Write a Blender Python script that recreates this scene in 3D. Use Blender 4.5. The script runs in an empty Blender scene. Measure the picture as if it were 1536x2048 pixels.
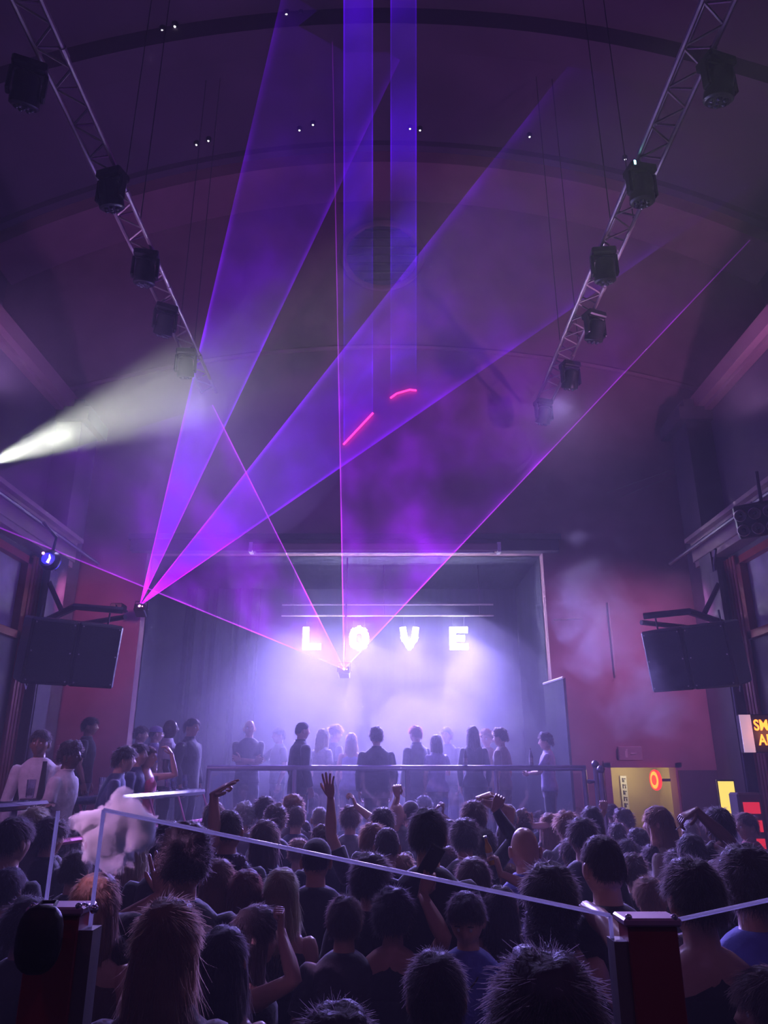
import bpy, math, random
import numpy as np
from mathutils import Vector, Matrix, Quaternion
from mathutils import noise as mnoise
random.seed(7); RNG = np.random.default_rng(7)
S = bpy.context.scene; COL = S.collection
# ---------------------------------------------------------------- camera
TH = math.radians(19.2); FP = 1479.0; CAM = Vector((0, 0, 2.05))
cd = bpy.data.cameras.new('camera'); cam = bpy.data.objects.new('camera', cd); COL.objects.link(cam)
cd.sensor_fit = 'VERTICAL'; cd.sensor_height = 36; cd.lens = 26; cd.clip_start = .05
cam.location = CAM; cam.rotation_euler = (math.pi/2 + TH, 0, 0); S.camera = cam
FWD = Vector((0, math.cos(TH), math.sin(TH))); UPV = Vector((0, -math.sin(TH), math.cos(TH)))
# ---------------------------------------------------------------- world, exposure
w = bpy.data.worlds.new('world'); S.world = w; w.use_nodes = True
w.node_tree.nodes['Background'].inputs[0].default_value = (.34, .12, .55, 1)
w.node_tree.nodes['Background'].inputs[1].default_value = .012
S.view_settings.view_transform = 'Standard'; S.view_settings.look = 'None'
S.view_settings.exposure = 0.3; S.view_settings.gamma = 1; S.view_settings.use_curve_mapping = False
S.cycles.use_denoising = True; S.cycles.transparent_max_bounces = 40; S.cycles.max_bounces = 5
S.cycles.diffuse_bounces = 2; S.cycles.glossy_bounces = 2; S.cycles.volume_bounces = 0
S.cycles.sample_clamp_indirect = 3; S.cycles.use_light_tree = False; S.cycles.adaptive_threshold = .09; S.cycles.adaptive_min_samples = 16; S.cycles.caustics_reflective = False; S.cycles.caustics_refractive = False
S.cycles.volume_step_rate = .5; S.cycles.volume_max_steps = 48

def dirv(px, py):
    return FWD + Vector((1, 0, 0))*((px-768)/FP) + UPV*((1024-py)/FP)
def at(px, py, Y):                      # the point of the vertical plane at distance Y
    d = dirv(px, py); return CAM + d*((Y-CAM.y)/d.y)
def atX(px, py, X):
    d = dirv(px, py); return CAM + d*((X-CAM.x)/d.x)
def atD(px, py, zc):
    return CAM + dirv(px, py)*zc
VR, VTOP = 14.6, 13.6                   # barrel vault radius and crown height
def vault_z(x): return VTOP - VR + math.sqrt(max(0, VR*VR - x*x))
def at_vault(px, py, off=0.0):
    d = dirv(px, py); lo, hi = 0.5, 60
    for _ in range(50):
        m = (lo+hi)/2; p = CAM + d*m
        if p.z > vault_z(min(14, abs(p.x))) - off: hi = m
        else: lo = m
    return CAM + d*lo

def spot(name, loc, tgt, power, color, angle, blend=.5, size=.05):
    l = bpy.data.lights.new(name, 'SPOT'); l.energy = power; l.color = color; l.spot_size = math.radians(angle)
    l.spot_blend = blend; l.shadow_soft_size = size
    o = bpy.data.objects.new(name, l); COL.objects.link(o); o.location = loc
    o.rotation_euler = (Vector(tgt)-Vector(loc)).to_track_quat('-Z', 'Y').to_euler(); return o
def point(name, loc, power, color, size=.1):
    l = bpy.data.lights.new(name, 'POINT'); l.energy = power; l.color = color; l.shadow_soft_size = size
    o = bpy.data.objects.new(name, l); COL.objects.link(o); o.location = loc; return o
# ---------------------------------------------------------------- stage and wash lamps, added fill spots
LAV = (.33, .25, 1.0); MAG = (1.0, .2, .55); RED = (.95, .33, .85)
for px, pw in ((624, 1250), (718, 1400), (819, 1600), (918, 1600)):     # blinders built into the four letters
    q = at(px, 1280, 13.1); spot('letter_blinder', q, (q.x*.55+.25*(q.x > 0), 6.0, .4), pw, LAV, 88, 1, .10)
for x, pw in ((-1.7, 330), (.5, 220)):              # added fill low behind the guests, brightens the stage haze
    spot('stage_haze_fill', (x, 14.9, 2.6), (x*.9, 6.0, 1.8), pw, LAV, 150, 1, .15)
for x in (-2.95, 2.77):                             # far moving heads of both trusses rake the crowd from behind
    spot('truss_back_light', (x, 10.4, 7.5), (x*.2, 4.6, 1.4), 800, (.5, .4, 1.0), 75, 1, .1)
spot('red_wash_light', (4.3, 10.2, 4.7), (3.9, 12.4, 3.0), 130, RED, 120, 1, .1)
spot('red_wash_light', (-4.4, 10.2, 4.6), (-4.8, 12.4, 3.8), 50, MAG, 110, 1, .1)
BS, BT = at(-36, 932, 9.0), at(720, 640, 5.0)
spot('beam_light', BS, BT, 12000, (.95, 1.0, .86), 13.5, 1, .03)
spot('purple_uplight', (4.4, 7.6, 5.9), (2.5, 11.5, 13), 400, (.55, .22, .62), 100, .9, .1)
spot('purple_uplight', (-4.4, 7.0, 5.9), (-2.5, 11.5, 13), 300, (.45, .22, .7), 100, .9, .1)
spot('smoke_fill_spot', (-3.4, .6, 4.7), (-1.06, 3.1, 1.82), 2600, (.85, .42, 1.0), 6, 1, .06)  # added narrow spot, brightens the smoke puff alone
spot('booth_wash_light', (-4.45, 4.3, 4.5), (-3.3, 7.4, 1.7), 130, (.85, .35, 1.0), 55, 1, .1)
spot('crowd_fill_light', (2.6, -1.6, 6.6), (.6, 4.5, 1.2), 26, (.75, .3, .9), 80, .8, .2)  # added pair of fill spots behind the camera, brightening the crowd
spot('crowd_fill_light', (-2.8, -1.6, 6.6), (-.8, 4.5, 1.2), 26, (.85, .25, .75), 80, .8, .2)

# ---------------------------------------------------------------- helpers
class MB:
    def __init__(s): s.v = []; s.f = []
    def add(s, vs, fs):
        n = len(s.v); s.v += [tuple(p) for p in vs]; s.f += [tuple(i+n for i in f) for f in fs]; return s
    def box(s, c, h, M=None, bev=0.0):
        c = Vector(c); hx, hy, hz = h
        if bev <= 0:
            P = [Vector((x*hx, y*hy, z*hz)) for z in (-1, 1) for y in (-1, 1) for x in (-1, 1)]
            F = [(0, 2, 3, 1), (4, 5, 7, 6), (0, 1, 5, 4), (2, 6, 7, 3), (0, 4, 6, 2), (1, 3, 7, 5)]
        else:
            b = min(bev, hx*.9, hy*.9, hz*.9); P = []; idx = {}
            for sx in (-1, 1):
                for sy in (-1, 1):
                    for sz in (-1, 1):
                        idx[(sx, sy, sz)] = len(P)
                        P += [Vector((sx*hx, sy*(hy-b), sz*(hz-b))), Vector((sx*(hx-b), sy*hy, sz*(hz-b))), Vector((sx*(hx-b), sy*(hy-b), sz*hz))]
            F = []
            def q(a, b_, c_, d_): F.append((a, b_, c_, d_))
            I = lambda sx, sy, sz, k: idx[(sx, sy, sz)]+k
            for k in range(3):
                for sg in (-1, 1):
                    o = [(a, b_) for a, b_ in ((-1, -1), (1, -1), (1, 1), (-1, 1))]
                    def key(a, b_):
                        t = [0, 0, 0]; t[k] = sg; t[(k+1) % 3] = a; t[(k+2) % 3] = b_; return tuple(t)
                    r = [I(*key(a, b_), k) for a, b_ in o]
                    F.append(tuple(r if sg > 0 else r[::-1]))
            for k in range(3):                    # edge chamfers along axis k
                a, b_ = (k+1) % 3, (k+2) % 3
                for sa in (-1, 1):
                    for sb in (-1, 1):
                        def key2(sk):
                            t = [0, 0, 0]; t[k] = sk; t[a] = sa; t[b_] = sb; return tuple(t)
                        r = [I(*key2(-1), a), I(*key2(1), a), I(*key2(1), b_), I(*key2(-1), b_)]
                        F.append(tuple(r if sa*sb < 0 else r[::-1]))
            for t, i0 in idx.items():
                r = (i0, i0+1, i0+2); F.append(r if t[0]*t[1]*t[2] > 0 else r[::-1])
        if M is not None: P = [M @ p for p in P]
        return s.add([c+p for p in P], F)
    def tube(s, pts, r, n=8, caps=True, ry=None):
        pts = [Vector(p) for p in pts]; m = len(pts)
        rr = r if isinstance(r, (list, tuple)) else [r]*m
        t0 = (pts[1]-pts[0]).normalized()
        ref = Vector((0, 0, 1)) if abs(t0.z) < .9 else Vector((0, 1, 0))
        u = t0.cross(ref).normalized(); V = []; F = []
        for i in range(m):
            t = (pts[min(i+1, m-1)]-pts[max(i-1, 0)]).normalized()
            u = (u - t*u.dot(t)).normalized(); w_ = t.cross(u)
            for k in range(n):
                a = 2*math.pi*k/n; V.append(pts[i]+u*(math.cos(a)*rr[i])+w_*(math.sin(a)*rr[i]*(ry or 1)))
        for i in range(m-1):
            for k in range(n):
                F.append((i*n+k, i*n+(k+1) % n, (i+1)*n+(k+1) % n, (i+1)*n+k))
        if caps: F += [tuple(range(n-1, -1, -1)), tuple(range((m-1)*n, m*n))]
        return s.add(V, F)
    def lathe(s, prof, n=16, M=None):              # profile (r, z) from bottom to top
        V = []; F = []; m = len(prof)
        for r, z in prof:
            for k in range(n):
                a = 2*math.pi*k/n; p = Vector((math.cos(a)*r, math.sin(a)*r, z)); V.append(M @ p if M is not None else p)
        for i in range(m-1):
            for k in range(n): F.append((i*n+k, i*n+(k+1) % n, (i+1)*n+(k+1) % n, (i+1)*n+k))
        F += [tuple(range(n-1, -1, -1)), tuple(range((m-1)*n, m*n))]
        return s.add(V, F)
    def ball(s, c, r, n=12, m=8, M=None):
        prof = [(math.sin(math.pi*(i+.02)/(m+.04)), -math.cos(math.pi*(i+.02)/(m+.04))) for i in range(m+1)]
        r = r if isinstance(r, (tuple, list)) else (r, r, r)
        T = Matrix.Translation(Vector(c)) @ (M.to_4x4() if M is not None else Matrix.Identity(4)) @ Matrix.Diagonal((*r, 1))
        return s.lathe(prof, n, T)
    def poly(s, pts, off):                          # flat outline pushed along off
        pts = [Vector(p) for p in pts]; n = len(pts); off = Vector(off)
        F = [tuple(range(n-1, -1, -1)), tuple(range(n, 2*n))]+[(i, (i+1) % n, n+(i+1) % n, n+i) for i in range(n)]
        return s.add(pts+[p+off for p in pts], F)
    def mesh(s, name, smooth=False):
        me = bpy.data.meshes.new(name); me.from_pydata(s.v, [], s.f); me.validate(); me.update()
        if smooth:
            me.polygons.foreach_set('use_smooth', [True]*len(me.polygons))
            try: me.set_sharp_from_angle(angle=math.radians(40))
            except Exception: pass
        return me
    def build(s, name, m, parent=None, smooth=False, **kw):
        return link(name, s.mesh(name, smooth), m, parent, **kw)

def link(name, me, m=None, parent=None, label=None, cat=None, group=None, kind=None):
    o = bpy.data.objects.new(name, me); COL.objects.link(o)
    if me is not None and m is not None:
        if len(me.materials) == 0: me.materials.append(m)
        if me.materials[0] is not m: o.material_slots[0].link = 'OBJECT'; o.material_slots[0].material = m
    if parent is not None:
        o.parent = parent; o.matrix_parent_inverse = Matrix.Identity(4)
    return tag(o, label, cat, group, kind)
def tag(o, label=None, cat=None, group=None, kind=None):
    for k, v in (('label', label), ('category', cat), ('group', group), ('kind', kind)):
        if v: o[k] = v
    return o
def thing(name, loc, label, cat, group=None, rot=None, M=None):
    o = bpy.data.objects.new(name, None); COL.objects.link(o); o.empty_display_size = .1
    if M is not None: o.matrix_world = M
    else:
        o.location = loc
        if rot: o.rotation_euler = rot
    return tag(o, label, cat, group)
def frame(loc, normal, up=(0, 0, 1)):              # local -Y looks along normal
    y = -Vector(normal).normalized(); z = Vector(up); z = (z - y*z.dot(y)).normalized(); x = y.cross(z)
    M = Matrix((x, y, z)).transposed().to_4x4(); M.translation = Vector(loc); return M

MATS = {}
def mat(name, color=(.5, .5, .5), rough=.6, metal=0.0, vary=.0, scale=6.0, bump=0.0, emit=None, estr=0.0, spec=.5, alpha=None, stretch=None):
    if name in MATS: return MATS[name]
    m = bpy.data.materials.new(name); m.use_nodes = True; nt = m.node_tree; b = nt.nodes['Principled BSDF']
    b.inputs['Base Color'].default_value = (*color, 1); b.inputs['Roughness'].default_value = rough
    b.inputs['Metallic'].default_value = metal; b.inputs['Specular IOR Level'].default_value = spec
    if emit: m.cycles.emission_sampling = 'NONE'
    if emit: b.inputs['Emission Color'].default_value = (*emit, 1); b.inputs['Emission Strength'].default_value = estr
    if vary or bump:
        tc = nt.nodes.new('ShaderNodeTexCoord'); n = nt.nodes.new('ShaderNodeTexNoise')
        n.inputs['Scale'].default_value = scale; n.inputs['Detail'].default_value = 6; src = tc.outputs['Object']
        if stretch:
            mp = nt.nodes.new('ShaderNodeMapping'); mp.inputs['Scale'].default_value = stretch
            nt.links.new(src, mp.inputs[0]); src = mp.outputs[0]
        nt.links.new(src, n.inputs['Vector'])
        if vary:
            r = nt.nodes.new('ShaderNodeMapRange'); r.inputs[1].default_value = .25; r.inputs[2].default_value = .75
            r.inputs[3].default_value = 1-vary; r.inputs[4].default_value = 1+vary
            h = nt.nodes.new('ShaderNodeHueSaturation'); h.inputs['Color'].default_value = (*color, 1)
            nt.links.new(n.outputs[0], r.inputs[0]); nt.links.new(r.outputs[0], h.inputs['Value']); nt.links.new(h.outputs[0], b.inputs['Base Color'])
        if bump:
            bp = nt.nodes.new('ShaderNodeBump'); bp.inputs['Strength'].default_value = bump; bp.inputs['Distance'].default_value = .02
            nt.links.new(n.outputs[0], bp.inputs['Height']); nt.links.new(bp.outputs[0], b.inputs['Normal'])
    MATS[name] = m; return m

PLASTER = mat('red_plaster', (.36, .19, .25), .8, vary=.18, scale=1.3, bump=.15)
CEIL = mat('ceiling_paint', (.13, .085, .14), .85, vary=.2, scale=.8, bump=.1)
RIB = mat('rib_paint', (.34, .17, .22), .7, vary=.12, scale=1.5)
DARKW = mat('dark_wall', (.10, .07, .11), .7, vary=.2, scale=2)
DRAPE = mat('drape', (.05, .05, .085), .85, vary=.2, scale=3, stretch=(6, 1, .2))
FLOOR = mat('floor_vinyl', (.05, .045, .05), .35, vary=.3, scale=4)
BLACKM = mat('black_metal', (.02, .02, .024), .4, .2, vary=.2, scale=20)
BLACKP = mat('black_plastic', (.018, .018, .022), .35, vary=.15, scale=25)
ALU = mat('aluminium', (.5, .42, .42), .5, .8, vary=.12, scale=30)
CHROME = mat('chrome', (.8, .8, .82), .12, 1.0, vary=.05, scale=8)
STEEL = mat('painted_steel', (.12, .1, .14), .45, .4, vary=.15, scale=12)
CREAM = mat('cream_gloss', (.36, .25, .26), .5, vary=.1, scale=3)
REDW = mat('red_lacquer', (.30, .02, .035), .38, vary=.15, scale=5, bump=.05)
YELW = mat('ochre_wall', (.62, .50, .25), .7, vary=.12, scale=2)
WHITE = mat('white_plastic', (.8, .78, .8), .4, vary=.05, scale=9)
CABLE = mat('cable', (.03, .03, .03), .5, vary=.1, scale=20)
def emis(name, color, strength): return mat(name, (0, 0, 0), .5, emit=color, estr=strength)
def glassmat(name, tint=(.9, .92, 1), gloss=.08, rough=.02):
    if name in MATS: return MATS[name]
    m = bpy.data.materials.new(name); m.use_nodes = True; nt = m.node_tree; nt.nodes.clear()
    o = nt.nodes.new('ShaderNodeOutputMaterial'); t = nt.nodes.new('ShaderNodeBsdfTransparent'); g = nt.nodes.new('ShaderNodeBsdfGlossy')
    mx = nt.nodes.new('ShaderNodeMixShader'); lw = nt.nodes.new('ShaderNodeLayerWeight'); ml = nt.nodes.new('ShaderNodeMath')
    lw.inputs[0].default_value = .2; ml.operation = 'MULTIPLY_ADD'; ml.inputs[1].default_value = .5; ml.inputs[2].default_value = gloss*.5
    t.inputs[0].default_value = (*tint, 1); g.inputs['Roughness'].default_value = rough; g.inputs[0].default_value = (.9, .9, 1, 1)
    nt.links.new(lw.outputs['Fresnel'], ml.inputs[0]); nt.links.new(ml.outputs[0], mx.inputs[0])
    nt.links.new(t.outputs[0], mx.inputs[1]); nt.links.new(g.outputs[0], mx.inputs[2]); nt.links.new(mx.outputs[0], o.inputs[0])
    MATS[name] = m; return m
GLASS = glassmat('clear_glass', (.93, .93, .97))
def struct(mb, name, m, **k): return mb.build(name, m, kind='structure', **k)

# ---------------------------------------------------------------- the setting
YB = 12.4; STG = 1.0; XL, XR, ZO = -4.12, 2.76, 5.63
struct(MB().poly([(-5.6, -3, -.1), (5.6, -3, -.1), (5.6, YB+1.2, -.1), (-5.6, YB+1.2, -.1)], (0, 0, .1)), 'floor', FLOOR)
struct(MB().box((0, -.8, .3), (4.6, 2.22, .3)), 'floor_terrace', FLOOR)
struct(MB().box((-.7, 12.3, STG/2), (3.55, 3.0, STG/2)), 'floor_stage', FLOOR)
struct(MB().box((-4.35, 7.0, .325), (1.2, 2.3, .325)), 'floor_booth', FLOOR)
bw = MB()                                   # end wall with the stage opening and the doorway on the right
def arcpts(r0, x0, x1, n, y): return [(x0+(x1-x0)*i/n, y, VTOP-VR+math.sqrt(r0*r0-(x0+(x1-x0)*i/n)**2)) for i in range(n+1)]
bw.poly([(-5.6, YB, 0), (XL, YB, 0), (XL, YB, ZO), (-5.6, YB, ZO)], (0, .3, 0))
bw.poly([(XR, YB, 0), (3.55, YB, 0), (3.55, YB, ZO), (XR, YB, ZO)], (0, .3, 0))
bw.poly([(3.55, YB, 2.1), (4.62, YB, 2.1), (4.62, YB, ZO), (3.55, YB, ZO)], (0, .3, 0))
bw.poly([(4.62, YB, 0), (5.6, YB, 0), (5.6, YB, ZO), (4.62, YB, ZO)], (0, .3, 0))
bw.poly([(-5.6, YB, ZO), (5.6, YB, ZO), (5.6, YB, 8.1), (-5.6, YB, 8.1)], (0, .3, 0))
bw.poly([(7.6, YB, 8.1)]+arcpts(VR+.1, 7.6, -7.6, 24, YB)+[(-7.6, YB, 8.1)], (0, .3, 0))
struct(bw, 'wall_back', PLASTER)
al = MB()
al.box((XL-.1, 13.95, 3.3), (.1, 1.3, 2.4)); al.box((XR+.1, 13.95, 3.3), (.1, 1.3, 2.4))
al.box((-.68, 13.95, ZO+.1), (3.64, 1.3, .1)); al.box((-.68, 15.3, 3.3), (3.64, .1, 2.4))
struct(al, 'wall_stage', DRAPE)
for sx, nm in ((-1, 'left'), (1, 'right')):
    struct(MB().box((sx*5.6, 4.9, 4.05), (.1, 7.9, 4.05)), 'wall_'+nm, CEIL)
    struct(MB().box((sx*7.6, 4.9, 10), (.1, 7.9, 1.9)), 'wall_clerestory_'+nm, CEIL)
    struct(MB().box((sx*6.6, 4.9, 7.9), (1.0, 7.9, .15)), 'ledge_floor_'+nm, CEIL)
    # cornice beam along the wall head
    cb = MB(); cb.box((sx*5.42, 4.9, 7.95), (.16, 7.5, .13)); cb.box((sx*5.46, 4.9, 7.8), (.08, 7.5, .05))
    struct(cb, 'trim_cornice', RIB)
    # pier, gallery front and the panelled partition beneath it
    struct(MB().box((sx*5.3, 11.6, 4.0), (.22, .35, 4.0)).box((sx*5.25, 11.6, 7.7), (.3, .45, .12)), 'pillar', DARKW)
    struct(MB().box((sx*4.98, 10.42, 2.5), (.3, .2, 2.5)), 'pillar_gallery', DARKW)
    struct(MB().box((sx*5.15, 3.4, 4.98), (.45, 7.4, .06)).box((sx*4.72, 3.4, 5.16), (.05, 7.4, .16)).box((sx*4.68, 3.4, 5.33), (.1, 7.4, .03)), 'ledge_gallery', CREAM)
    struct(MB().box((sx*5.02, 3.6, 1.85), (.1, 6.6, 1.85)).box((sx*5.02, 3.6, 4.86), (.1, 6.6, .06)).box((sx*5.02, 10.05, 3.9), (.1, .16, 1.0)), 'wall_partition_'+nm, DARKW)
vm = MB(); N = 40
for i in range(N):
    x0, x1 = -7.7+15.4*i/N, -7.7+15.4*(i+1)/N
    vm.add([(x0, -3, vault_z(x0)), (x1, -3, vault_z(x1)), (x1, YB+.2, vault_z(x1)), (x0, YB+.2, vault_z(x0))], [(0, 3, 2, 1)])
struct(vm, 'ceiling', CEIL, smooth=True)
def arch(name, y0, y1, d, m, r=VR, w=7.6):
    a = MB(); n = 40
    for i in range(n+1):
        x = -w+2*w*i/n; z = VTOP-VR+math.sqrt(r*r-x*x); nx, nz = x/r, (z-(VTOP-VR))/r
        a.v += [(x, y0, z+.05), (x-nx*d, y0, z-nz*d), (x-nx*d, y1, z-nz*d), (x, y1, z+.05)]
        if i:
            for k in range(4): a.f.append(((i-1)*4+k, (i-1)*4+(k+1) % 4, i*4+(k+1) % 4, i*4+k))
    return struct(a, name, m)
arch('trim_arch', 11.35, YB+.02, .38, RIB); arch('trim_arch', 11.2, 11.36, .12, CEIL)
arch('trim_arch', 8.55, 9.05, .34, CEIL); arch('trim_arch', 5.6, 6.1, .34, CEIL)
# slim moulding arcs on the end wall and the round vent
md = MB(); md.tube([(x, YB-.03, 8.72+.0+1.0-.022*x*x*1.2) for x in np.linspace(-7, 7, 40)], .05, 6)
struct(md, 'trim_moulding', RIB, smooth=True)
c = at(765, 512, YB-.02)
vent = MB(); R90 = Matrix.Rotation(math.pi/2, 4, 'X')
T = Matrix.Translation(c) @ R90
vent.lathe([(.78, 0), (.84, 0), (.86, .03), (.84, .07), (.8, .08), (.74, .06), (.72, .02), (.72, 0)], 40, T)
wv = struct(vent, 'window_1', RIB, smooth=True)
MB().lathe([(.70, .0), (.72, .02), (.0005, .02)], 32, T).build('pane', mat('round_pane', (.16, .1, .2), .6, vary=.2), wv)
for k in range(-3, 4):
    h = math.sqrt(max(.01, .7**2-(k*.2)**2)); MB().box(c+Vector((0, -.035, k*.2)), (h, .012, .02)).build('slat', DARKW, wv)
# lintel, roller screen casing, drapes
struct(MB().box((-.68, YB-.06, ZO+.08), (3.7, .1, .1)).box((-.68, YB-.1, ZO+.24), (3.75, .06, .05)), 'trim_lintel', DARKW)
p0, p1 = at(505, 1096, 12.04), at(995, 1096, 12.04)
t = thing('projection_screen', (p0+p1)/2, 'long pale roller screen casing fixed above the stage opening', 'projector screen')
L = (p1-p0).length/2
MB().box((0, 0, 0), (L, .07, .07), bev=.02).build('casing', CREAM, t)
for s in (-1, 1): MB().box((s*(L+.02), .02, 0), (.03, .09, .085)).build('end_cap', WHITE, t)
MB().tube([(-L*.97, -.02, -.085), (L*.97, -.02, -.085)], .015, 6).build('bottom_bar', WHITE, t)
def drape(x0, x1, y, z0, z1, label):
    n = int((x1-x0)/.03); m = MB()
    for i in range(n+1):
        x = x0+(x1-x0)*i/n; yy = y+.06*math.sin(i*.9)+.02*math.sin(i*2.3)
        m.v += [(x, yy, z0), (x, yy, z1), (x, yy+.02, z1), (x, yy+.02, z0)]
        if i: m.f += [((i-1)*4+k, i*4+k, i*4+(k+1) % 4, (i-1)*4+(k+1) % 4) for k in range(4)]
    return m.build('stage_curtain', DRAPE, smooth=True, label=label, cat='curtain')
drape(-4.0, -3.3, 15.05, STG, 5.6, 'grey curtain hanging at the far side of the stage by the laser box')
drape(-3.1, -2.55, 15.05, STG, 5.6, 'narrow grey curtain strip hanging behind the bald man on stage')
# wing flat at the right of the opening
a = at(1087, 1372, 12.35); b = at(1126, 1355, 11.45)
wf = thing('stage_wing_panel', (b.x, b.y, STG), 'tall plain wing panel standing right of the stage opening', 'panel')
wf.location = (0, 0, 0)
MB().poly([(a.x, a.y, STG), (b.x, b.y, STG), (b.x, b.y, b.z), (a.x, a.y, b.z)], (.04, .02, 0)).build('board', DRAPE, wf)
MB().tube([(a.x, a.y-.02, b.z), (b.x, b.y-.02, b.z)], .02, 6).build('top_rail', ALU, wf)
# ---------------------------------------------------------------- letters L O V E with bulbs
BULB = emis('bulb_light', (.80, .80, 1.0), 160); TRAY = mat('letter_tray', (.85, .85, .9), .5, vary=.05, emit=(.8, .8, 1.0), estr=6)  # tray glows itself, in place of bulb light falling on it
LET = {'L': [(0, i) for i in range(5)]+[(1, 0), (2, 0), (3, 0)],
       'O': [(0, 1), (0, 2), (0, 3), (3, 1), (3, 2), (3, 3), (1, 0), (2, 0), (1, 4), (2, 4), (.4, .4), (2.6, .4), (.4, 3.6), (2.6, 3.6)],
       'V': [(0, 4), (.1, 3), (.4, 2), (.9, 1), (1.5, .2), (2.1, 1), (2.6, 2), (2.9, 3), (3, 4)],
       'E': [(0, i) for i in range(5)]+[(1, 0), (2, 0), (3, 0), (1, 2), (2, 2), (1, 4), (2, 4), (3, 4)]}
STROKE = {'L': [[(0, 4), (0, 0), (3, 0)]], 'O': [[(.2, .6), (0, 1.4), (0, 2.6), (.4, 3.6), (1.5, 4.1), (2.6, 3.6), (3, 2.6), (3, 1.4), (2.6, .4), (1.5, -.1), (.4, .4), (.2, .6)]],
          'V': [[(0, 4), (.3, 2), (1.5, .1), (2.7, 2), (3, 4)]], 'E': [[(3, 4), (0, 4), (0, 0), (3, 0)], [(0, 2), (2.2, 2)]]}
YL = 13.3
bulb_me = MB().ball((0, 0, 0), .034, 8, 6).mesh('bulb', True)
wire = MB()
bl, br = at(585, 1231, YL), at(960, 1231, YL); tl = at(585, 1209, YL)
bar = thing('hanging_bar', ((bl+br)/2)[:], 'pair of thin horizontal pipes from which the lit letters hang', 'lighting bar')
bar.location = (0, 0, 0)
for z in (bl.z, tl.z): MB().tube([(bl.x-.2, YL, z), (br.x+.25, YL, z)], .018, 8).build('pipe', ALU, bar)
for x in (bl.x, 0, br.x): MB().tube([(x, YL, bl.z-.02), (x, YL, ZO)], .01, 6).build('dropper', STEEL, bar)
for ch, px in zip('LOVE', (624, 718, 819, 918)):
    o = at(px, 1276, YL)
    sp = .075
    t = thing('marquee_letter', o, 'glowing white bulb letter %s hanging above the stage' % ch, 'light letter', 'lit letters above the stage')
    tr = MB()
    for st in STROKE[ch]:
        for (x0, y0), (x1, y1) in zip(st[:-1], st[1:]):
            a = Vector(((x0-1.5)*sp, .03, (y0-2)*sp)); b = Vector(((x1-1.5)*sp, .03, (y1-2)*sp)); d = (b-a); ln = d.length/2
            M = Matrix.Rotation(-math.atan2(d.z, d.x), 3, 'Y'); tr.box((a+b)/2, (ln+.05, .02, .055), M)
    tr.build('letter_tray', TRAY, t)
    for x, y in LET[ch]: link('bulb', bulb_me, BULB, t).location = ((x-1.5)*sp, 0, (y-2)*sp)
    for s in (-.1, .1): MB().tube([(s, .03, 2*sp), (s, .03, bl.z-o.z)], .004, 5).build('wire', STEEL, t)
    point('letter_glow', o+Vector((0, -.12, 0)), 14, (.62, .58, 1), .12)

# ---------------------------------------------------------------- trusses
def truss(x0, x1, zb, ya, yb, label):
    t = thing('lighting_truss', (0, 0, 0), label, 'truss', 'ceiling trusses'); xm = (x0+x1)/2; zt = zb+.25
    for x, z in ((x0, zb), (x1, zb), (xm, zt)): MB().tube([(x, ya, z), (x, yb, z)], .025, 8).build('chord', ALU, t, smooth=True)
    st = .42; n = int((yb-ya)/st); w_ = abs(x1-x0)
    m1 = MB().tube([(0, 0, 0), (x1-x0, st/2, 0)], .012, 5).mesh('brace'); m1b = MB().tube([(x1-x0, 0, 0), (0, st/2, 0)], .012, 5).mesh('brace')
    m2 = MB().tube([(0, 0, 0), ((x1-x0)/2, st/2, .25)], .012, 5).mesh('brace'); m3 = MB().tube([(0, 0, 0), (-(x1-x0)/2, st/2, .25)], .012, 5).mesh('brace')
    for i in range(n):
        y = ya+i*st
        link('brace', m1, ALU, t).location = (x0, y, zb); link('brace', m1b, ALU, t).location = (x0, y+st/2, zb)
        link('brace', m2, ALU, t).location = (x0, y, zb); link('brace', m3, ALU, t).location = (x1, y, zb)
    for y in np.arange(ya+1.2, yb, 2.6):
        for x in (x0, x1):
            MB().tube([(x, y, zb), (x, y, vault_z(x)+.02)], .006, 5).build('hanger_cable', STEEL, t)
    for y in np.arange(ya+.8, yb, 1.7):             # cable ties and couplers
        MB().tube([(x1, y, zb), (x1, y+.09, zb)], .034, 8).build('coupler', ALU, t)
    return t
truss(-3.07, -2.83, 8.05, .6, 11.1, 'aluminium lattice truss under the vault on the side of the white beam')
truss(2.63, 2.90, 8.05, .6, 11.5, 'aluminium lattice truss under the vault on the side of the smoking sign')
LENS = mat('lamp_lens', (.05, .05, .07), .12, spec=.9, vary=.05)
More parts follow.
